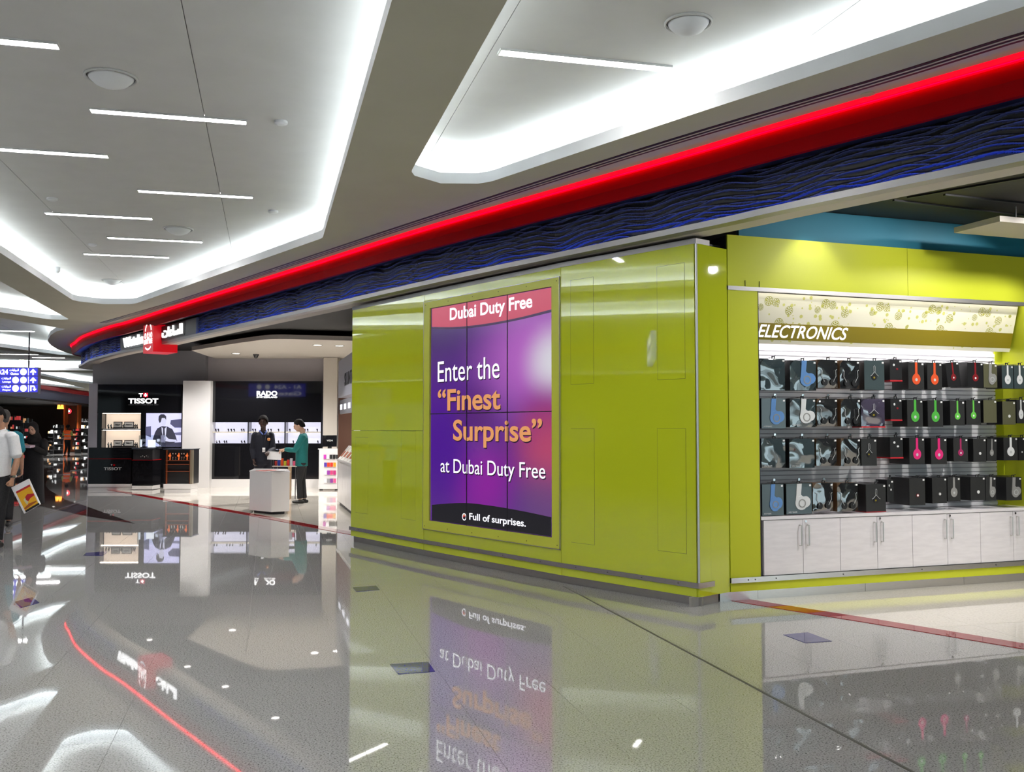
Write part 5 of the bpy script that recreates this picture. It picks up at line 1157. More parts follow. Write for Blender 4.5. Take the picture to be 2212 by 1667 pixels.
# ================================================================== WAYFINDING SIGN
Yw = 25.0; fW = YF(Yw)
wf = thing('wayfinding_sign', 'blue hanging wayfinding sign with arrows and white symbols', 'sign', atY(30, 850, Yw))
xL = -60
bx(fW, xL, 793, 84, 850, -0.12, 0, mat('sign_case', (0.4, 0.4, 0.45), 0.4), 'case', wf)
M_sblue = mat('sign_blue', (0.05, 0.06, 0.4), 0.3, emit=hexc('4a4ae8'), es=0.85)
for k in range(3): bx(fW, xL + 1.5, 795 + k * 17.8, 81.5, 811 + k * 17.8, 0, 0.01, M_sblue, 'row_panel', wf)
def wpoly(name, pts, w=0.011):
    q = [fW.hit(x, y) for x, y in pts]; return MB().prism([fW(u, w, z) for u, z in q], fW.n * 0.002).build(name, M_glow, wf)
for k in range(3):
    yc = 803 + k * 17.8
    wpoly('divider', [(61.2, yc - 7.5), (62.6, yc - 7.5), (62.6, yc + 7.5), (61.2, yc + 7.5)])
    if k < 2: wpoly('arrow', [(72, yc - 6.5), (79, yc + 0.5), (76.5, yc + 2.5), (73.6, yc - 0.5), (73.6, yc + 6.5), (70.4, yc + 6.5), (70.4, yc - 0.5), (67.5, yc + 2.5), (65, yc + 0.5)])
    else: wpoly('arrow', [(65.5, yc + 6), (65.5, yc - 6), (74, yc - 6), (76.5, yc - 3), (76.5, yc + 1), (79.5, yc + 1), (75, yc + 6), (70.5, yc + 1), (73.5, yc + 1), (73.5, yc - 2.6), (68.5, yc - 2.6), (68.5, yc + 6)])
    for x in ((51,) if k == 0 else (51, 34)):
        mb = MB(); q = fW.hit(x, yc); ell(mb, fW, q[0], q[1], 0.088, 0.088, 0.011, 18); mb.build('symbol', M_glow, wf)
    xr = 20 if k == 0 else 3
    put_text('lettering', 'Gates' if k == 0 else ('Lounge' if k == 1 else 'Prayer'), fW, fW.hit(xr + 3, yc)[0], fW.hit(xr + 21, yc)[0], zy(yc + 6.5, Yw), zy(yc + 1.5, Yw), 0.011, M_glow, wf, 0.03)
    put_text('lettering', '\uFE95\uFE8E\uFE91\uFE8D\uFEEE\uFE92\uFEDF\uFE8D', fW, fW.hit(xr + 1, yc)[0], fW.hit(xr + 21, yc)[0], zy(yc - 0.5, Yw), zy(yc - 6.5, Yw), 0.011, M_glow, wf, 0.02)
put_text('lettering', 'A24', fW, fW.hit(-6, 803)[0], fW.hit(18, 803)[0], zy(808.5, Yw), zy(797.5, Yw), 0.011, M_glow, wf, 0.03)
for x in (62, -40):
    a = atY(x, 793, Yw + 0.06); MB().cyl(a, (a.x, a.y, ZS + 0.3), 0.02, n=8).build('rod', M_darkgrey, wf)
structure(MB().box(-16, 7.5, -13.3, -13, 0, 3.75).build('wall_near', M_darkgrey), label='dark wall across the concourse behind the viewpoint')
hsn = thing('hanging_sign', 'blue hanging sign facing the watch shop, outside the view', 'sign', (-10, 8, 2.9))
fH = Frame((-8.8, 8.06), (-1, 0), (0, 1))
MB().box(0, 2.4, -0.1, 0, 2.85, 3.4, fH).build('case', M_sblue, hsn)
for k in range(2): put_text('lettering', ['A1 - A24', 'Gates'][k], fH, 0.15, 1.3, 3.18 - k * 0.28, 3.34 - k * 0.28, 0.002, M_glow, hsn, 0.02)
for k in range(2):
    for j in range(2): mb = MB(); ell(mb, fH, 1.6 + j * 0.35, 3.26 - k * 0.28, 0.1, 0.1, 0.002, 14); mb.build('symbol', M_glow, hsn)
for u_ in (0.3, 2.1): MB().cyl(fH(u_, -0.05, 3.4), fH(u_, -0.05, ZS), 0.015, n=6).build('rod', M_darkgrey, hsn)
# ================================================================== FAR SHOP on the left
A_, B_ = Vector((-13.2, -3, 0)), Vector((-26.6, 60.5, 0)); FFr = Frame(A_, B_ - A_, (1, 0)); FLn = (B_ - A_).length
if FFr.n.x < 0: FFr.n = -FFr.n
ff = thing('far_fascia', 'distant shop fascia with red line along the left side of the concourse', 'fascia', (A_ + B_) / 2)
MB().box(0, FLn, -0.3, 0, 3.0, 3.5, FFr).build('wave_band', mat('far_fascia', (0.20, 0.20, 0.30), 0.5), ff)
MB().box(0, FLn, -0.3, 0.2, 3.5, 3.68, FFr).build('red_band', mat('far_red', (0.32, 0.008, 0.012), 0.6, emit=(0.8, 0.0, 0.01), es=0.04), ff)
MB().box(0, FLn, -0.02, 0.05, 2.95, 3.0, FFr).build('silver_edge', M_steel, ff)
structure(MB().box(0, FLn - 26, -0.3, -0.1, 0, 2.95, FFr).build('wall_front', M_blackgloss), label='dark glazed shop front along the concourse')
structure(MB().box(0, FLn + 3, -12, -0.3, 2.95, 3.05, FFr).build('ceiling_far', M_darkceil), label='dark ceiling of the far shop')
structure(MB().box(FLn - 30, FLn + 4, -9.3, -9.0, 0, 3.0, FFr).build('wall_side', M_darkgrey), label='dark side wall of the far shop')
structure(MB().box(-40, -12, 63.5, 63.8, 0, 3.75).build('wall_end', mat('end_wall', (0.06, 0.03, 0.02), 0.6)), label='dark brown wall at the far end')
Yf = 60.0; fF = YF(Yf)
for k, (x, y, Yd) in enumerate(((60, 872, 46), (120, 872, 54), (165, 874, 57.5))):
    c = atY(x, 900, Yd); c.z = 2.94; downlight(c, 'downlight in the far shop ceiling, %s from the left' % ordn[k], 900, 0.08, 120, target=(c.x, c.y, 0))
for k, (x0, x1) in enumerate(((135, 141.5), (164.5, 170))):
    o = pb('wood_column', x0, 868, x1, 978, Yf - 1, 0.4, M_orange); setp(o, label='narrow orange column in the far shop, %s one' % ['left', 'right'][k], category='column')
o = pb('wood_beam', 0, 862, 190, 872, Yf - 0.2, 0.3, mat('brown_beam', (0.14, 0.035, 0.012), 0.5)); setp(o, label='dark orange beam under the far shop ceiling', category='beam')
o = pb('wood_panel', 141.5, 868, 164.5, 975, Yf + 0.5, 0.2, mat('brown_beam', (0.14, 0.035, 0.012), 0.5)); setp(o, label='brown wall panel between the two orange columns', category='panel')
for k, x in enumerate((127, 134)):
    t = thing('table_lamp', 'small glowing orange lamp high in the far shop, %s one' % ['left', 'right'][k], 'lamp', atY(x, 883, Yf - 1.5), group='orange lamps in the far shop')
    c = atY(x, 883, Yf - 1.5); MB().lathe(c, [(0.10, 0), (0.10, 0.02), (0.07, 0.26), (0.065, 0.26)], 14).build('shade', mat('amber_lamp', (1, 0.5, 0.1), emit=(1, 0.36, 0.05), es=2.5), t); MB().cyl(c + Vector((0, 0, 0.26)), c + Vector((0, 0, 0.6)), 0.01, n=6).build('rod', M_black, t)
t = thing('neon_emblem', 'small red and white neon emblem above the far shelves', 'sign', atY(149, 892, Yf + 0.48)); fN = YF(Yf + 0.48); q = fN.hit(149, 888)
ringm(fN, q[0], q[1], 0.11, 0.16, 0, 0, 360, 14).build('ring', mat('neon_red', (1, 0.1, 0.1), emit=(1, 0.03, 0.06), es=2.0), t); ringm(fN, q[0], q[1], 0.02, 0.07, 0.01, 0, 360, 10).build('heart', M_glow, t)
rnd = random.Random(11); cnames = ['black', 'red', 'white', 'steel', 'amber']
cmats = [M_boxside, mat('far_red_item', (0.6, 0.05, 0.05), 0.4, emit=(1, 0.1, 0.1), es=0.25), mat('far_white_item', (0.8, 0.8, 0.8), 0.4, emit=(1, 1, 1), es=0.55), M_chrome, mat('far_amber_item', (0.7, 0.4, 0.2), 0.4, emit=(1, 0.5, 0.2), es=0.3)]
shelves = [(46, 64, 905, 985, 40.0, 'behind the woman', 1), (104, 113, 930, 980, 55.0, 'left of the steel rack', 3), (113, 134, 918, 980, 56.0, 'beside the worker', 2), (158, 172, 925, 972, 57.0, 'under the right orange column', 1), (176, 192, 905, 968, 58.5, 'against the dark wall at the right', 2), (20, 46, 900, 975, 44.0, 'behind the men', 1)]
for x0, x1, y0, y1, Yq, where, cm in shelves:
    t = thing('display_rack', 'dark display rack with bright goods %s' % where, 'rack', atY((x0 + x1) / 2, y1, Yq) * Vector((1, 1, 0)) if False else Vector((atY((x0 + x1) / 2, y1, Yq).x, Yq, 0)), group='racks in the far shop')
    a = atY(x0, y1, Yq); b = atY(x1, y0, Yq); MB().box(a.x, b.x, Yq + 0.2, Yq + 0.25, 0, b.z).build('back', M_black, t)
    n = 5; mb = [MB() for _ in cmats]
    for r_ in range(n):
        z = 0.25 + (b.z - 0.4) * r_ / (n - 1) if n > 1 else 0.5
        MB().box(a.x, b.x, Yq - 0.1, Yq + 0.2, z - 0.02, z).build('shelf', M_darkgrey, t)
        x = a.x
        while x < b.x - 0.06:
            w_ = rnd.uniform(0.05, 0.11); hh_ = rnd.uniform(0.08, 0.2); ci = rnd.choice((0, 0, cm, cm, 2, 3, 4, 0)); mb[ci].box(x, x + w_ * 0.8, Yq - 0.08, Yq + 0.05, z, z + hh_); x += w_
    for m_, cmn, bmn in zip(cmats, cnames, mb):
        if bmn.v:
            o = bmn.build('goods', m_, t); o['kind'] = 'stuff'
# ================================================================== PEOPLE
def loft(mb, pts, radii, right=(1, 0, 0), n=14, dome=True):
    """closed tapered limb: rings of half-axes (along 'right', across it) at the points"""
    pts = [Vector(p) for p in pts]; radii = [(r, r) if not isinstance(r, tuple) else r for r in radii]
    if dome:
        d0 = (pts[0] - pts[1]).normalized(); d1 = (pts[-1] - pts[-2]).normalized()
        r0 = min(radii[0]); r1 = min(radii[-1])
        pts = [pts[0] + d0 * r0 * 0.6] + pts + [pts[-1] + d1 * r1 * 0.6]
        radii = [(radii[0][0] * 0.5, radii[0][1] * 0.5)] + radii + [(radii[-1][0] * 0.5, radii[-1][1] * 0.5)]
    i = len(mb.v); rt = Vector(right)
    for k, p in enumerate(pts):
        d = (pts[min(k + 1, len(pts) - 1)] - pts[max(k - 1, 0)]).normalized()
        u = rt - d * rt.dot(d); u = u.normalized() if u.length > 1e-4 else d.orthogonal().normalized(); w = d.cross(u)
        for j in range(n):
            t = 2 * math.pi * j / n; mb.v.append(tuple(p + u * math.cos(t) * radii[k][0] + w * math.sin(t) * radii[k][1]))
    for k in range(len(pts) - 1):
        for j in range(n):
            q = (j + 1) % n; mb.f.append((i + k * n + j, i + k * n + q, i + (k + 1) * n + q, i + (k + 1) * n + j))
    mb.f.append(tuple(i + j for j in range(n - 1, -1, -1))); e = i + (len(pts) - 1) * n; mb.f.append(tuple(e + j for j in range(n)))
def blob(mb, c, r, n=14, m=10):
    c = Vector(c); i = len(mb.v)
    for a in range(1, m):
        ph = math.pi * a / m
        for j in range(n):
            t = 2 * math.pi * j / n; mb.v.append((c.x + r[0] * math.sin(ph) * math.cos(t), c.y + r[1] * math.sin(ph) * math.sin(t), c.z + r[2] * math.cos(ph)))
    for a in range(m - 2):
        for j in range(n):
            q = (j + 1) % n; mb.f.append((i + a * n + j, i + (a + 1) * n + j, i + (a + 1) * n + q, i + a * n + q))
    mb.f.append(tuple(i + j for j in range(n))); mb.f.append(tuple(i + (m - 2) * n + j for j in range(n - 1, -1, -1)))
def fuse(mb, voxel=0.012, smooth=4):
    me = mb.mesh('tmp'); o = bpy.data.objects.new('tmp', me); col.objects.link(o)
    r = o.modifiers.new('r', 'REMESH'); r.mode = 'VOXEL'; r.voxel_size = voxel; r.use_smooth_shade = True
    s_ = o.modifiers.new('s', 'SMOOTH'); s_.iterations = smooth; s_.factor = 0.5
    dg = bpy.context.evaluated_depsgraph_get(); dg.update(); out = bpy.data.meshes.new_from_object(o.evaluated_get(dg))
    bpy.data.objects.remove(o); bpy.data.meshes.remove(me); out.materials.clear(); return out
M_skin = {'tan': grain('skin_tan', hexc('b98a6c'), hexc('c4957a'), 30, 0.5), 'dark': grain('skin_dark', hexc('3a261e'), hexc('46302a'), 30, 0.5), 'light': grain('skin_light', hexc('cfa288'), hexc('d9b09a'), 30, 0.5)}
M_hairb = grain('hair_black', (0.006, 0.005, 0.005), (0.014, 0.012, 0.012), 120, 0.8, spec=0.15)
M_eye = mat('eye_dark', (0.02, 0.015, 0.012), 0.2); M_lips = mat('lips', hexc('8a4a42'), 0.4)
class Person:
    """local frame: X to the person's right hand side, Y forward, Z up"""
    def __init__(s, label, loc, rz, height, skin, head_turn=0.0, head_down=0.0, voxel=0.011):
        s.t = thing('person', label, 'person', loc, rz); s.k = height / 1.75; s.vx = voxel; s.skin = skin
        s.body = MB(); s.hr = Matrix.Translation((0, 0.01, 1.50)) @ Matrix.Rotation(R(head_turn), 4, 'Z') @ Matrix.Rotation(R(-head_down), 4, 'X') @ Matrix.Scale(1.09, 4) @ Matrix.Translation((0, -0.01, -1.50))
        b = s.body
        h = MB(); blob(h, (0, 0.015, 1.645), (0.074, 0.092, 0.108)); blob(h, (0, 0.045, 1.585), (0.055, 0.062, 0.052)); blob(h, (0, 0.112, 1.632), (0.013, 0.020, 0.022), 8, 6)
        blob(h, (0, 0.108, 1.655), (0.009, 0.012, 0.03), 8, 6)
        for x in (-1, 1): blob(h, (x * 0.077, 0.005, 1.635), (0.011, 0.018, 0.030), 8, 6)
        blob(h, (0, 0.100, 1.598), (0.022, 0.012, 0.010), 8, 6)
        for v in h.v: b.v.append(tuple(s.hr @ Vector(v)))
        b.f += h.f
        loft(b, [(0, -0.012, 1.38), (0, -0.005, 1.46), (0, 0.008, 1.56)], [(0.075, 0.06), (0.054, 0.052), (0.052, 0.055)])
        loft(b, [(0, 0, 0.90), (0, 0, 1.05), (0, 0, 1.25), (0, -0.01, 1.38)], [(0.145, 0.09), (0.13, 0.085), (0.155, 0.095), (0.15, 0.075)])
    def H(s, v): return s.hr @ Vector(v)
    def hand(s, wrist, dirv, side, curl=0.5, palm_n=(1, 0, 0)):
        b = s.body; w = Vector(wrist); d = Vector(dirv).normalized(); pn = Vector(palm_n); pn = (pn - d * pn.dot(d)).normalized(); a = d.cross(pn)
        loft(b, [w - d * 0.01, w + d * 0.03, w + d * 0.085], [(0.020, 0.026), (0.018, 0.038), (0.015, 0.040)], right=pn, n=10)
        for k, (o_, ln) in enumerate(((-0.030, 0.062), (-0.010, 0.075), (0.010, 0.072), (0.029, 0.056))):
            p0 = w + d * 0.082 + a * o_; c = curl; pts = [p0]; ang = 0.25 * c
            for q in range(3):
                ang += c * 0.75; pts.append(pts[-1] + (d * math.cos(ang) + pn * math.sin(ang)) * ln / 3 * 1.25)
            loft(b, pts, [0.0095, 0.0092, 0.0085, 0.0075], right=a, n=8)
        p0 = w + d * 0.025 - a * 0.03 * side; loft(b, [p0, p0 + (d * 0.6 - a * 0.5 * side + pn * 0.5).normalized() * 0.035, p0 + (d * 0.85 - a * 0.35 * side + pn * 0.6).normalized() * 0.066], [0.013, 0.011, 0.0085], right=a, n=8)
    def arm(s, sh, el, wr): loft(s.body, [sh, Vector(sh).lerp(Vector(el), 0.5), el, Vector(el).lerp(Vector(wr), 0.35), wr], [0.047, 0.044, 0.038, 0.040, 0.027])
    def sleeve(s, mb, sh, el, wr=None, r=0.062):
        if wr is None: loft(mb, [sh, Vector(sh).lerp(Vector(el), 0.5), Vector(sh).lerp(Vector(el), 0.82)], [r, r * 0.98, r * 1.02])
        else: loft(mb, [sh, Vector(sh).lerp(Vector(el), 0.5), el, Vector(el).lerp(Vector(wr), 0.5), Vector(el).lerp(Vector(wr), 0.9)], [r, r * 0.93, r * 0.85, r * 0.75, r * 0.6])
    def torso(s, mb, hem=0.86, f=1.0, belly=0.0):
        loft(mb, [(0, 0.01, hem), (0, 0.012 + belly, 1.0), (0, 0.01 + belly * 0.6, 1.12), (0, 0, 1.27), (0, -0.012, 1.38), (0, -0.015, 1.435), (0, -0.01, 1.475)],
             [(0.172 * f, 0.122 * f + belly), (0.168 * f, 0.122 * f + belly), (0.172 * f, 0.122 * f + belly * 0.6), (0.19 * f, 0.122 * f), (0.188 * f, 0.105 * f), (0.115, 0.085), (0.066, 0.066)], n=20, dome=False)
        for x in (-1, 1): blob(mb, (x * 0.165 * f, -0.015, 1.395), (0.068, 0.075, 0.062))
    def leg(s, mb, hip, kn, an, r=(0.098, 0.082, 0.066, 0.062, 0.060)):
        hip, kn, an = Vector(hip), Vector(kn), Vector(an); loft(mb, [hip, hip.lerp(kn, 0.5), kn, kn.lerp(an, 0.45), an], list(r), n=14, dome=False)
        loft(s.body, [hip, kn, an], [0.07, 0.05, 0.038])
    def shoe(s, name, m, an, yaw=0.0):
        mb = MB(); a = Vector(an); d = Vector((math.sin(R(yaw)), math.cos(R(yaw)), 0)); z = 0.035
        base = Vector((a.x, a.y, a.z - 0.075 + z))
        loft(mb, [base - d * 0.07, base, base + d * 0.08, base + d * 0.15], [(0.034, 0.036), (0.038, 0.036), (0.044, 0.032), (0.034, 0.024)], right=(d.y, -d.x, 0)); loft(mb, [base + Vector((0, 0, 0.0)), base + Vector((0, 0, 0.045))], [(0.036, 0.042), (0.034, 0.04)])
        s.part(name, fuse(mb, s.vx, 3), m)
    def part(s, name, me, m, parent=None):
        me.transform(Matrix.Scale(s.k, 4)); return link(name, me, m, parent or s.t, True)
    def cloth(s, name, mb, m, sm=4): return s.part(name, fuse(mb, s.vx, sm), m)
    def face(s, m_lip=None):
        s.part('body', fuse(s.body, min(s.vx, 0.0075), 2), M_skin[s.skin])
        mb = MB()
        for x in (-1, 1): c = s.H((x * 0.030, 0.098, 1.653)); blob(mb, c, (0.012, 0.008, 0.007), 8, 6)
        s.part('eyes', mb.mesh('eyes'), M_eye)
        mb = MB()
        for x in (-1, 1): loft(mb, [s.H((x * 0.015, 0.107, 1.672)), s.H((x * 0.046, 0.092, 1.674))], [0.004, 0.003], n=6)
        s.part('eyebrows', mb.mesh('b'), M_hairb)
        mb = MB(); loft(mb, [s.H((-0.02, 0.108, 1.597)), s.H((0, 0.115, 1.598)), s.H((0.02, 0.108, 1.597))], [0.004, 0.005, 0.004], n=6); s.part('mouth', mb.mesh('m'), M_lips)
    def hair(s, m=None, low=1.60, scale=1.0, front=1.70):
        h = MB(); blob(h, (0, 0.0, 1.672), (0.084 * scale, 0.100 * scale, 0.100 * scale)); blob(h, (0, -0.035, 1.63), (0.080 * scale, 0.070 * scale, 0.09 * scale))
        bm = bmesh.new(); me = fuse(h, 0.01, 2); bm.from_mesh(me)
        bmesh.ops.bisect_plane(bm, geom=bm.verts[:] + bm.edges[:] + bm.faces[:], plane_co=(0, 0.06, front), plane_no=(0, 0.75, -0.66), clear_outer=True)
        bmesh.ops.bisect_plane(bm, geom=bm.verts[:] + bm.edges[:] + bm.faces[:], plane_co=(0, 0, low), plane_no=(0, 0.2, -1), clear_outer=True)
        bm.to_mesh(me); bm.free(); me.transform(s.hr); s.part('hair', me, m or M_hairb)
def facing(p, px_dir):     # yaw so that local +Y points along px_dir (world xy)
    return math.atan2(-px_dir[0], px_dir[1])
M_polo = grain('polo_white', (0.78, 0.78, 0.79), (0.84, 0.84, 0.85), 60, 0.8); M_trous = grain('trousers_black', (0.010, 0.010, 0.012), (0.018, 0.018, 0.02), 60, 0.8)
M_tealc = grain('knit_teal', (0.006, 0.14, 0.14), (0.01, 0.18, 0.175), 90, 0.85); M_tealp = grain('shirt_teal', (0.01, 0.20, 0.27), (0.015, 0.25, 0.33), 60, 0.8)
M_abaya = grain('cloth_black', (0.006, 0.006, 0.008), (0.012, 0.012, 0.014), 60, 0.8); M_navy = grain('uniform_navy', (0.004, 0.005, 0.013), (0.008, 0.009, 0.02), 60, 0.8)
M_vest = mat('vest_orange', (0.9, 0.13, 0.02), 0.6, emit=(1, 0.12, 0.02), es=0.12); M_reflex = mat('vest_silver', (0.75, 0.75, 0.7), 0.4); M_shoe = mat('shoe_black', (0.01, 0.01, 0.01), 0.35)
M_paper = mat('paper_white', (0.85, 0.84, 0.86), 0.6)
# --- man in a white polo shirt with a printed bag, at the left edge
pm = flat(at(-6, 1181)); P = Person('man in white polo shirt and black trousers holding a printed bag', pm, facing(pm, (-0.38, -0.92)), 1.76, 'tan', 10, 22, 0.009)
shL, elL, wrL = (-0.215, -0.01, 1.39), (-0.275, -0.03, 1.10), (-0.27, 0.03, 0.86)
shR, elR, wrR = (0.215, -0.01, 1.39), (0.27, 0.02, 1.12), (0.20, 0.17, 0.95)
P.arm(shL, elL, wrL); P.arm(shR, elR, wrR); P.hand(wrL, (0.02, 0.12, -1), 1, 1.25, (1, 0.2, 0)); P.hand(wrR, (-0.3, 0.8, -0.35), -1, 0.8, (-1, 0, 0))
tr = MB(); P.leg(tr, (0.085, 0, 0.88), (0.10, 0.03, 0.47), (0.10, -0.04, 0.10)); P.leg(tr, (-0.085, 0, 0.88), (-0.10, 0.05, 0.47), (-0.10, 0.08, 0.10)); loft(tr, [(0, 0, 0.80), (0, 0.01, 0.97)], [(0.165, 0.115), (0.165, 0.12)], n=18)
P.face(); P.hair(); P.cloth('trousers', tr, M_trous)
mb = MB(); P.torso(mb, 0.90, 1.06, 0.02); P.sleeve(mb, shL, elL, None, 0.071); P.sleeve(mb, shR, elR, None, 0.071); P.cloth('polo_shirt', mb, M_polo)
mb = MB(); loft(mb, [(-0.07, -0.02, 1.475), (0, -0.075, 1.50), (0.07, -0.02, 1.475), (0.035, 0.07, 1.45), (0, 0.085, 1.42), (-0.035, 0.07, 1.45), (-0.07, -0.02, 1.475)], [0.014] * 7, n=6); P.cloth('collar', mb, M_polo, 1)
P.shoe('shoe', M_shoe, (0.10, -0.04, 0.075), 6); P.shoe('shoe', M_shoe, (-0.10, 0.08, 0.075), -6)
mb = MB(); c = Vector(wrL) + Vector((0.0, -0.005, 0.03)); loft(mb, [c - Vector((0, 0, 0.012)), c + Vector((0, 0, 0.012))], [(0.034, 0.034)] * 2, n=12, dome=False); w_ = P.part('watch', mb.mesh('w'), M_black)
mb = MB(); mb.cyl(c + Vector((-0.036, 0.01, 0)), c + Vector((-0.042, 0.012, 0)), 0.018, n=12); P.part('watch_face', mb.mesh('w'), mat('watch_green', (0.2, 0.22, 0.15), 0.3), w_)
# the printed bag held in his hand
Yh = pm.y - 0.06; fB = YF(Yh - 0.05)
bag = thing('printed_bag', 'white carrier bag with a yellow and red picture in the man hand', 'bag', atY(56, 1072, Yh - 0.05))
bc = [(24, 1053), (61, 1034), (86, 1089), (52, 1109)]
def bagp(u, v):      # 0..1 over the bag front, v down
    a = Vector(bc[0]).lerp(Vector(bc[1]), u); b = Vector(bc[3]).lerp(Vector(bc[2]), u); return a.lerp(b, v)
def bagpoly(name, pts, w, th, m):
    q = [fB.hit(*bagp(u, v)) for u, v in pts]; return MB().prism([fB(a, w, z) for a, z in q], fB.n * th).build(name, m, bag)
bagpoly('bag_body', [(0, 0), (1, 0), (1, 1), (0, 1)], -0.03, 0.03, M_paper)
bagpoly('picture', [(0.12, 0.24), (0.95, 0.24), (0.95, 0.93), (0.12, 0.93)], 0, 0.001, mat('bag_yellow', (0.85, 0.45, 0.02), 0.4)); bagpoly('title_bar', [(0.12, 0.20), (0.95, 0.20), (0.95, 0.27), (0.12, 0.27)], 0, 0.0012, mat('bag_red', (0.5, 0.02, 0.03), 0.4))
bagpoly('picture_red', [(0.45, 0.52), (0.62, 0.46), (0.95, 0.55), (0.95, 0.62), (0.68, 0.64), (0.50, 0.70), (0.42, 0.62)], 0, 0.0016, MATS['bag_red']); bagpoly('picture_pale', [(0.3, 0.58), (0.44, 0.54), (0.5, 0.72), (0.36, 0.80)], 0, 0.0015, mat('bag_cream', (0.75, 0.72, 0.45), 0.4))
bagpoly('picture_brown', [(0.14, 0.84), (0.5, 0.78), (0.9, 0.82), (0.9, 0.86), (0.14, 0.9)], 0, 0.0014, mat('bag_brown', (0.4, 0.1, 0.02), 0.4)); bagpoly('foot_bar', [(0.12, 0.93), (0.98, 0.93), (1, 1.0), (0.12, 1.0)], 0, 0.0012, M_black)
# --- man in a teal shirt behind him, seen from the back
p2 = flat(atY(3, 1140, 14.6)); P = Person('man in teal shirt with thinning hair, walking away behind the white polo', p2, facing(p2, (-0.25, 0.97)), 1.76, 'tan', 0, 5, 0.012)
for sd in (-1, 1): P.arm((sd * 0.2, 0, 1.39), (sd * 0.25, -0.02, 1.1), (sd * 0.25, 0.06, 0.87)); P.hand((sd * 0.25, 0.06, 0.87), (0, 0.2, -1), -sd, 0.6, (-sd, 0, 0))
tr = MB(); P.leg(tr, (0.085, 0, 0.88), (0.10, 0.03, 0.47), (0.10, -0.02, 0.10)); P.leg(tr, (-0.085, 0, 0.88), (-0.10, 0.05, 0.47), (-0.10, 0.10, 0.10)); loft(tr, [(0, 0, 0.80), (0, 0.01, 0.97)], [(0.165, 0.115), (0.165, 0.12)], n=18)
P.face(); P.hair(mat('hair_grey', (0.06, 0.055, 0.05), 0.6), 1.585, 0.93, 1.66); P.cloth('trousers', tr, M_trous)
mb = MB(); P.torso(mb, 0.86, 1.06); [P.sleeve(mb, (sd * 0.2, 0, 1.39), (sd * 0.25, -0.02, 1.1), None, 0.075) for sd in (-1, 1)]; P.cloth('shirt', mb, M_tealp)
P.shoe('shoe', M_shoe, (0.10, -0.02, 0.075)); P.shoe('shoe', M_shoe, (-0.10, 0.10, 0.075))
# --- woman in a black robe reading papers
p3 = flat(at(71, 1091)); P = Person('woman in black robe and headscarf looking down at papers', p3, facing(p3, (0.05, -1)), 1.60, 'light', 0, 28, 0.012)
for sd in (-1, 1): P.arm((sd * 0.19, -0.01, 1.37), (sd * 0.24, 0.07, 1.12), (sd * 0.11, 0.29, 1.25)); P.hand((sd * 0.11, 0.29, 1.25), (-sd * 0.6, 0.6, 0.05), -sd, 0.5, (0, 0, 1))
P.face()
mb = MB(); loft(mb, [(0, 0.0, 0.03), (0, 0, 0.4), (0, 0, 0.8), (0, 0, 1.05), (0, 0, 1.27), (0, -0.012, 1.38), (0, -0.015, 1.44), (0, -0.01, 1.48)], [(0.235, 0.20), (0.215, 0.18), (0.20, 0.155), (0.185, 0.14), (0.20, 0.135), (0.195, 0.115), (0.12, 0.09), (0.075, 0.075)], n=22, dome=False)
for sd in (-1, 1): P.sleeve(mb, (sd * 0.19, -0.01, 1.37), (sd * 0.25, 0.07, 1.11), (sd * 0.11, 0.29, 1.25), 0.085)
P.cloth('robe', mb, M_abaya)
h = MB(); blob(h, (0, -0.012, 1.66), (0.097, 0.105, 0.118)); blob(h, (0, -0.02, 1.58), (0.092, 0.09, 0.10)); loft(h, [(0, 0.0, 1.52), (0, 0.02, 1.44), (0, 0.03, 1.33)], [(0.10, 0.095), (0.15, 0.12), (0.16, 0.125)], n=16)
me = fuse(h, 0.012, 3); bm = bmesh.new(); bm.from_mesh(me)
bmesh.ops.delete(bm, geom=[v for v in bm.verts if v.co.y > 0.02 and (v.co.x / 0.058) ** 2 + ((v.co.z - 1.632) / 0.082) ** 2 < 1], context='VERTS'); bm.to_mesh(me); bm.free()
for v in me.vertices:
    t_ = min(1, max(0, (v.co.z - 1.42) / 0.12)); v.co = v.co.lerp(P.hr @ v.co, t_)
P.part('headscarf', me, M_abaya)
mb = MB()
for sd in (-1, 1): P.shoe('shoe', M_shoe, (sd * 0.08, 0.14, 0.075))
o = MB().hexa([p3 + Vector(v) for v in ((-0.19, -0.46, 1.135), (0.15, -0.46, 1.125), (0.15, -0.26, 1.14), (-0.19, -0.26, 1.15), (-0.2, -0.46, 1.19), (0.15, -0.46, 1.165), (0.15, -0.26, 1.18), (-0.19, -0.26, 1.20))]).build('paper_stack', mat('paper_lilac', (0.62, 0.5, 0.62), 0.6)); setp(o, label='lilac papers held by the woman in the black robe', category='papers')
# --- worker in an orange vest far away, from behind
p4 = flat(at(145, 985)); P = Person('worker in orange safety vest seen from behind in the far shop', p4, facing(p4, (0.1, 1)), 1.68, 'dark', 0, 8, 0.016)
for sd in (-1, 1): P.arm((sd * 0.2, 0, 1.39), (sd * 0.26, 0.02, 1.12), (sd * 0.2, 0.2, 1.02)); P.hand((sd * 0.2, 0.2, 1.02), (0, 1, -0.3), -sd, 0.6, (-sd, 0, 0))
tr = MB(); P.leg(tr, (0.085, 0, 0.88), (0.09, 0.06, 0.47), (0.08, 0.0, 0.10)); P.leg(tr, (-0.085, 0, 0.88), (-0.08, 0.03, 0.47), (-0.08, -0.12, 0.12)); loft(tr, [(0, 0, 0.80), (0, 0.01, 0.97)], [(0.165, 0.115), (0.165, 0.12)], n=18)
P.face(); P.hair(); P.cloth('trousers', tr, M_trous)
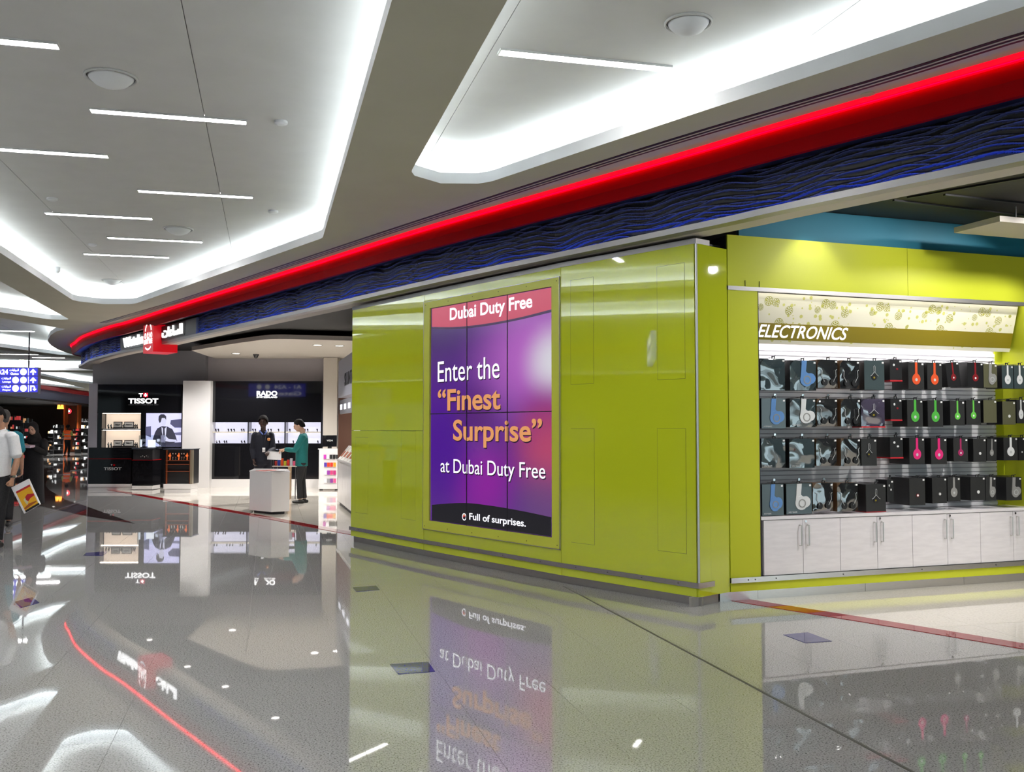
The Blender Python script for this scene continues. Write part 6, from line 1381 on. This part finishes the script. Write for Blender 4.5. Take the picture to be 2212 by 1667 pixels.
mb = MB(); P.torso(mb, 0.92, 1.12); P.cloth('vest', mb, M_vest); mb = MB(); [P.sleeve(mb, (sd * 0.2, 0, 1.39), (sd * 0.26, 0.02, 1.12), None, 0.07) for sd in (-1, 1)]; P.cloth('sleeves', mb, mat('sleeve_lime', (0.55, 0.6, 0.15), 0.6))
for z in (1.0, 1.2):
    mb = MB(); loft(mb, [(0, 0.005, z), (0, 0.005, z + 0.05)], [(0.207, 0.142)] * 2, n=22, dome=False); P.part('reflective_stripe', mb.mesh('s'), M_reflex)
P.shoe('shoe', M_shoe, (0.08, 0, 0.075)); P.shoe('shoe', M_shoe, (-0.08, -0.12, 0.085))
# --- guard in a navy uniform behind the promotion counter
p5 = flat(atY(567, 1060, 19.3)); P = Person('guard in dark navy uniform with blue collar behind the promotion counter', p5, facing(p5, (0.35, -0.94)), 1.72, 'dark', -12, 8, 0.011)
shL, elL, wrL = (-0.165, -0.01, 1.38), (-0.20, 0.06, 1.10), (-0.08, 0.28, 1.04); shR, elR, wrR = (0.165, -0.01, 1.38), (0.21, -0.03, 1.10), (0.19, 0.08, 0.88)
P.arm(shL, elL, wrL); P.arm(shR, elR, wrR); P.hand(wrL, (0.3, 0.9, 0), 1, 0.7, (0, 0, -1)); P.hand(wrR, (0, 0.2, -1), -1, 0.6, (-1, 0, 0))
tr = MB(); [P.leg(tr, (sd * 0.085, 0, 0.88), (sd * 0.10, 0.03, 0.47), (sd * 0.11, 0.0, 0.10)) for sd in (-1, 1)]; loft(tr, [(0, 0, 0.80), (0, 0.01, 0.97)], [(0.165, 0.115), (0.165, 0.12)], n=18)
P.face(); P.hair(None, 1.60, 1.12, 1.69); P.cloth('trousers', tr, M_navy)
mb = MB(); P.torso(mb, 0.84, 0.96, 0.01); P.sleeve(mb, shL, elL, wrL, 0.068); P.sleeve(mb, shR, elR, wrR, 0.068); P.cloth('jacket', mb, M_navy)
mb = MB(); loft(mb, [(-0.072, -0.02, 1.475), (0, -0.075, 1.50), (0.072, -0.02, 1.475), (0.05, 0.075, 1.44), (0.02, 0.1, 1.40)], [0.018] * 5, n=6); loft(mb, [(-0.072, -0.02, 1.475), (-0.05, 0.075, 1.44), (-0.02, 0.1, 1.40)], [0.018] * 3, n=6); P.cloth('collar', mb, mat('collar_blue', (0.08, 0.13, 0.42), 0.7), 1)
mb = MB().box(-0.03, 0.03, 0.158, 0.164, 1.04, 1.13); P.part('badge', mb.mesh('b'), M_paper); mb = MB().tube([(-0.05, 0.10, 1.40), (0, 0.155, 1.14), (0.05, 0.10, 1.40)], 0.004, 6); P.part('lanyard', mb.mesh('l'), M_navy)
mb = MB().cyl((-0.10, 0.118, 1.30), (-0.102, 0.132, 1.30), 0.032, n=14); P.part('emblem', mb.mesh('e'), mat('emblem_orange', (0.6, 0.25, 0.08), 0.5))
P.shoe('shoe', M_shoe, (0.11, 0, 0.075)); P.shoe('shoe', M_shoe, (-0.11, 0, 0.075))
# --- shop assistant in a teal cardigan, in profile
p6 = flat(at(652, 1086.5)); P = Person('shop assistant in teal cardigan reading at the promotion counter', p6, facing(p6, (-1, -0.12)), 1.66, 'light', -4, 24, 0.011)
shL, elL, wrL = (-0.185, 0.0, 1.37), (-0.20, 0.14, 1.12), (-0.10, 0.36, 1.14); shR, elR, wrR = (0.185, 0.0, 1.37), (0.20, 0.12, 1.12), (0.12, 0.36, 1.12)
P.arm(shL, elL, wrL); P.arm(shR, elR, wrR); P.hand(wrL, (0.1, 1, -0.1), 1, 0.7, (0, 0, -1)); P.hand(wrR, (-0.1, 1, -0.1), -1, 0.7, (0, 0, -1))
tr = MB(); P.leg(tr, (0.08, 0, 0.86), (0.09, 0.0, 0.47), (0.085, -0.04, 0.10)); P.leg(tr, (-0.08, 0, 0.86), (-0.09, 0.05, 0.47), (-0.085, 0.03, 0.10)); loft(tr, [(0, 0, 0.80), (0, 0.01, 0.97)], [(0.155, 0.115), (0.155, 0.115)], n=18)
P.face(); P.hair(None, 1.59, 1.03, 1.695); P.cloth('trousers', tr, M_trous)
mb = MB(); P.torso(mb, 0.78, 1.03); P.sleeve(mb, shL, elL, wrL, 0.07); P.sleeve(mb, shR, elR, wrR, 0.07); P.cloth('cardigan', mb, M_tealc)
mb = MB(); loft(mb, [(0, 0.07, 1.43), (-0.065, 0.0, 1.475), (0, -0.07, 1.505), (0.065, 0.0, 1.475), (0, 0.07, 1.43)], [0.014] * 5, n=6); P.cloth('collar', mb, M_paper, 1)
P.shoe('shoe', M_shoe, (0.085, -0.04, 0.075)); P.shoe('shoe', M_shoe, (-0.085, 0.03, 0.075))
Yfo = p6.y - 0.12
fo = thing('white_folder', 'open white folder held out by the shop assistant', 'folder', atY(592, 990, Yfo))
q = [atY(578.5, 973.5, Yfo), atY(607, 976, Yfo), atY(607, 993, Yfo), atY(577, 992, Yfo)]
MB().prism(q, (0, 0.03, 0.0)).build('cover', M_paper, fo); q2 = [atY(578.5, 973.5, Yfo), atY(607, 976, Yfo), atY(607, 978, Yfo + 0.14), atY(582, 975, Yfo + 0.14)]; MB().prism(q2, (0, 0, -0.008)).build('page', M_paper, fo)
# dim glowing prints and letters are seen, but need not be sampled as lamps
for m_ in bpy.data.materials:
    n_ = m_.node_tree.nodes.get('Principled BSDF') if m_.use_nodes else None
    if n_ and 0 < n_.inputs['Emission Strength'].default_value < 2.6 and not m_.name.startswith(('red_lamp', 'niche_c')): m_.cycles.emission_sampling = 'NONE'
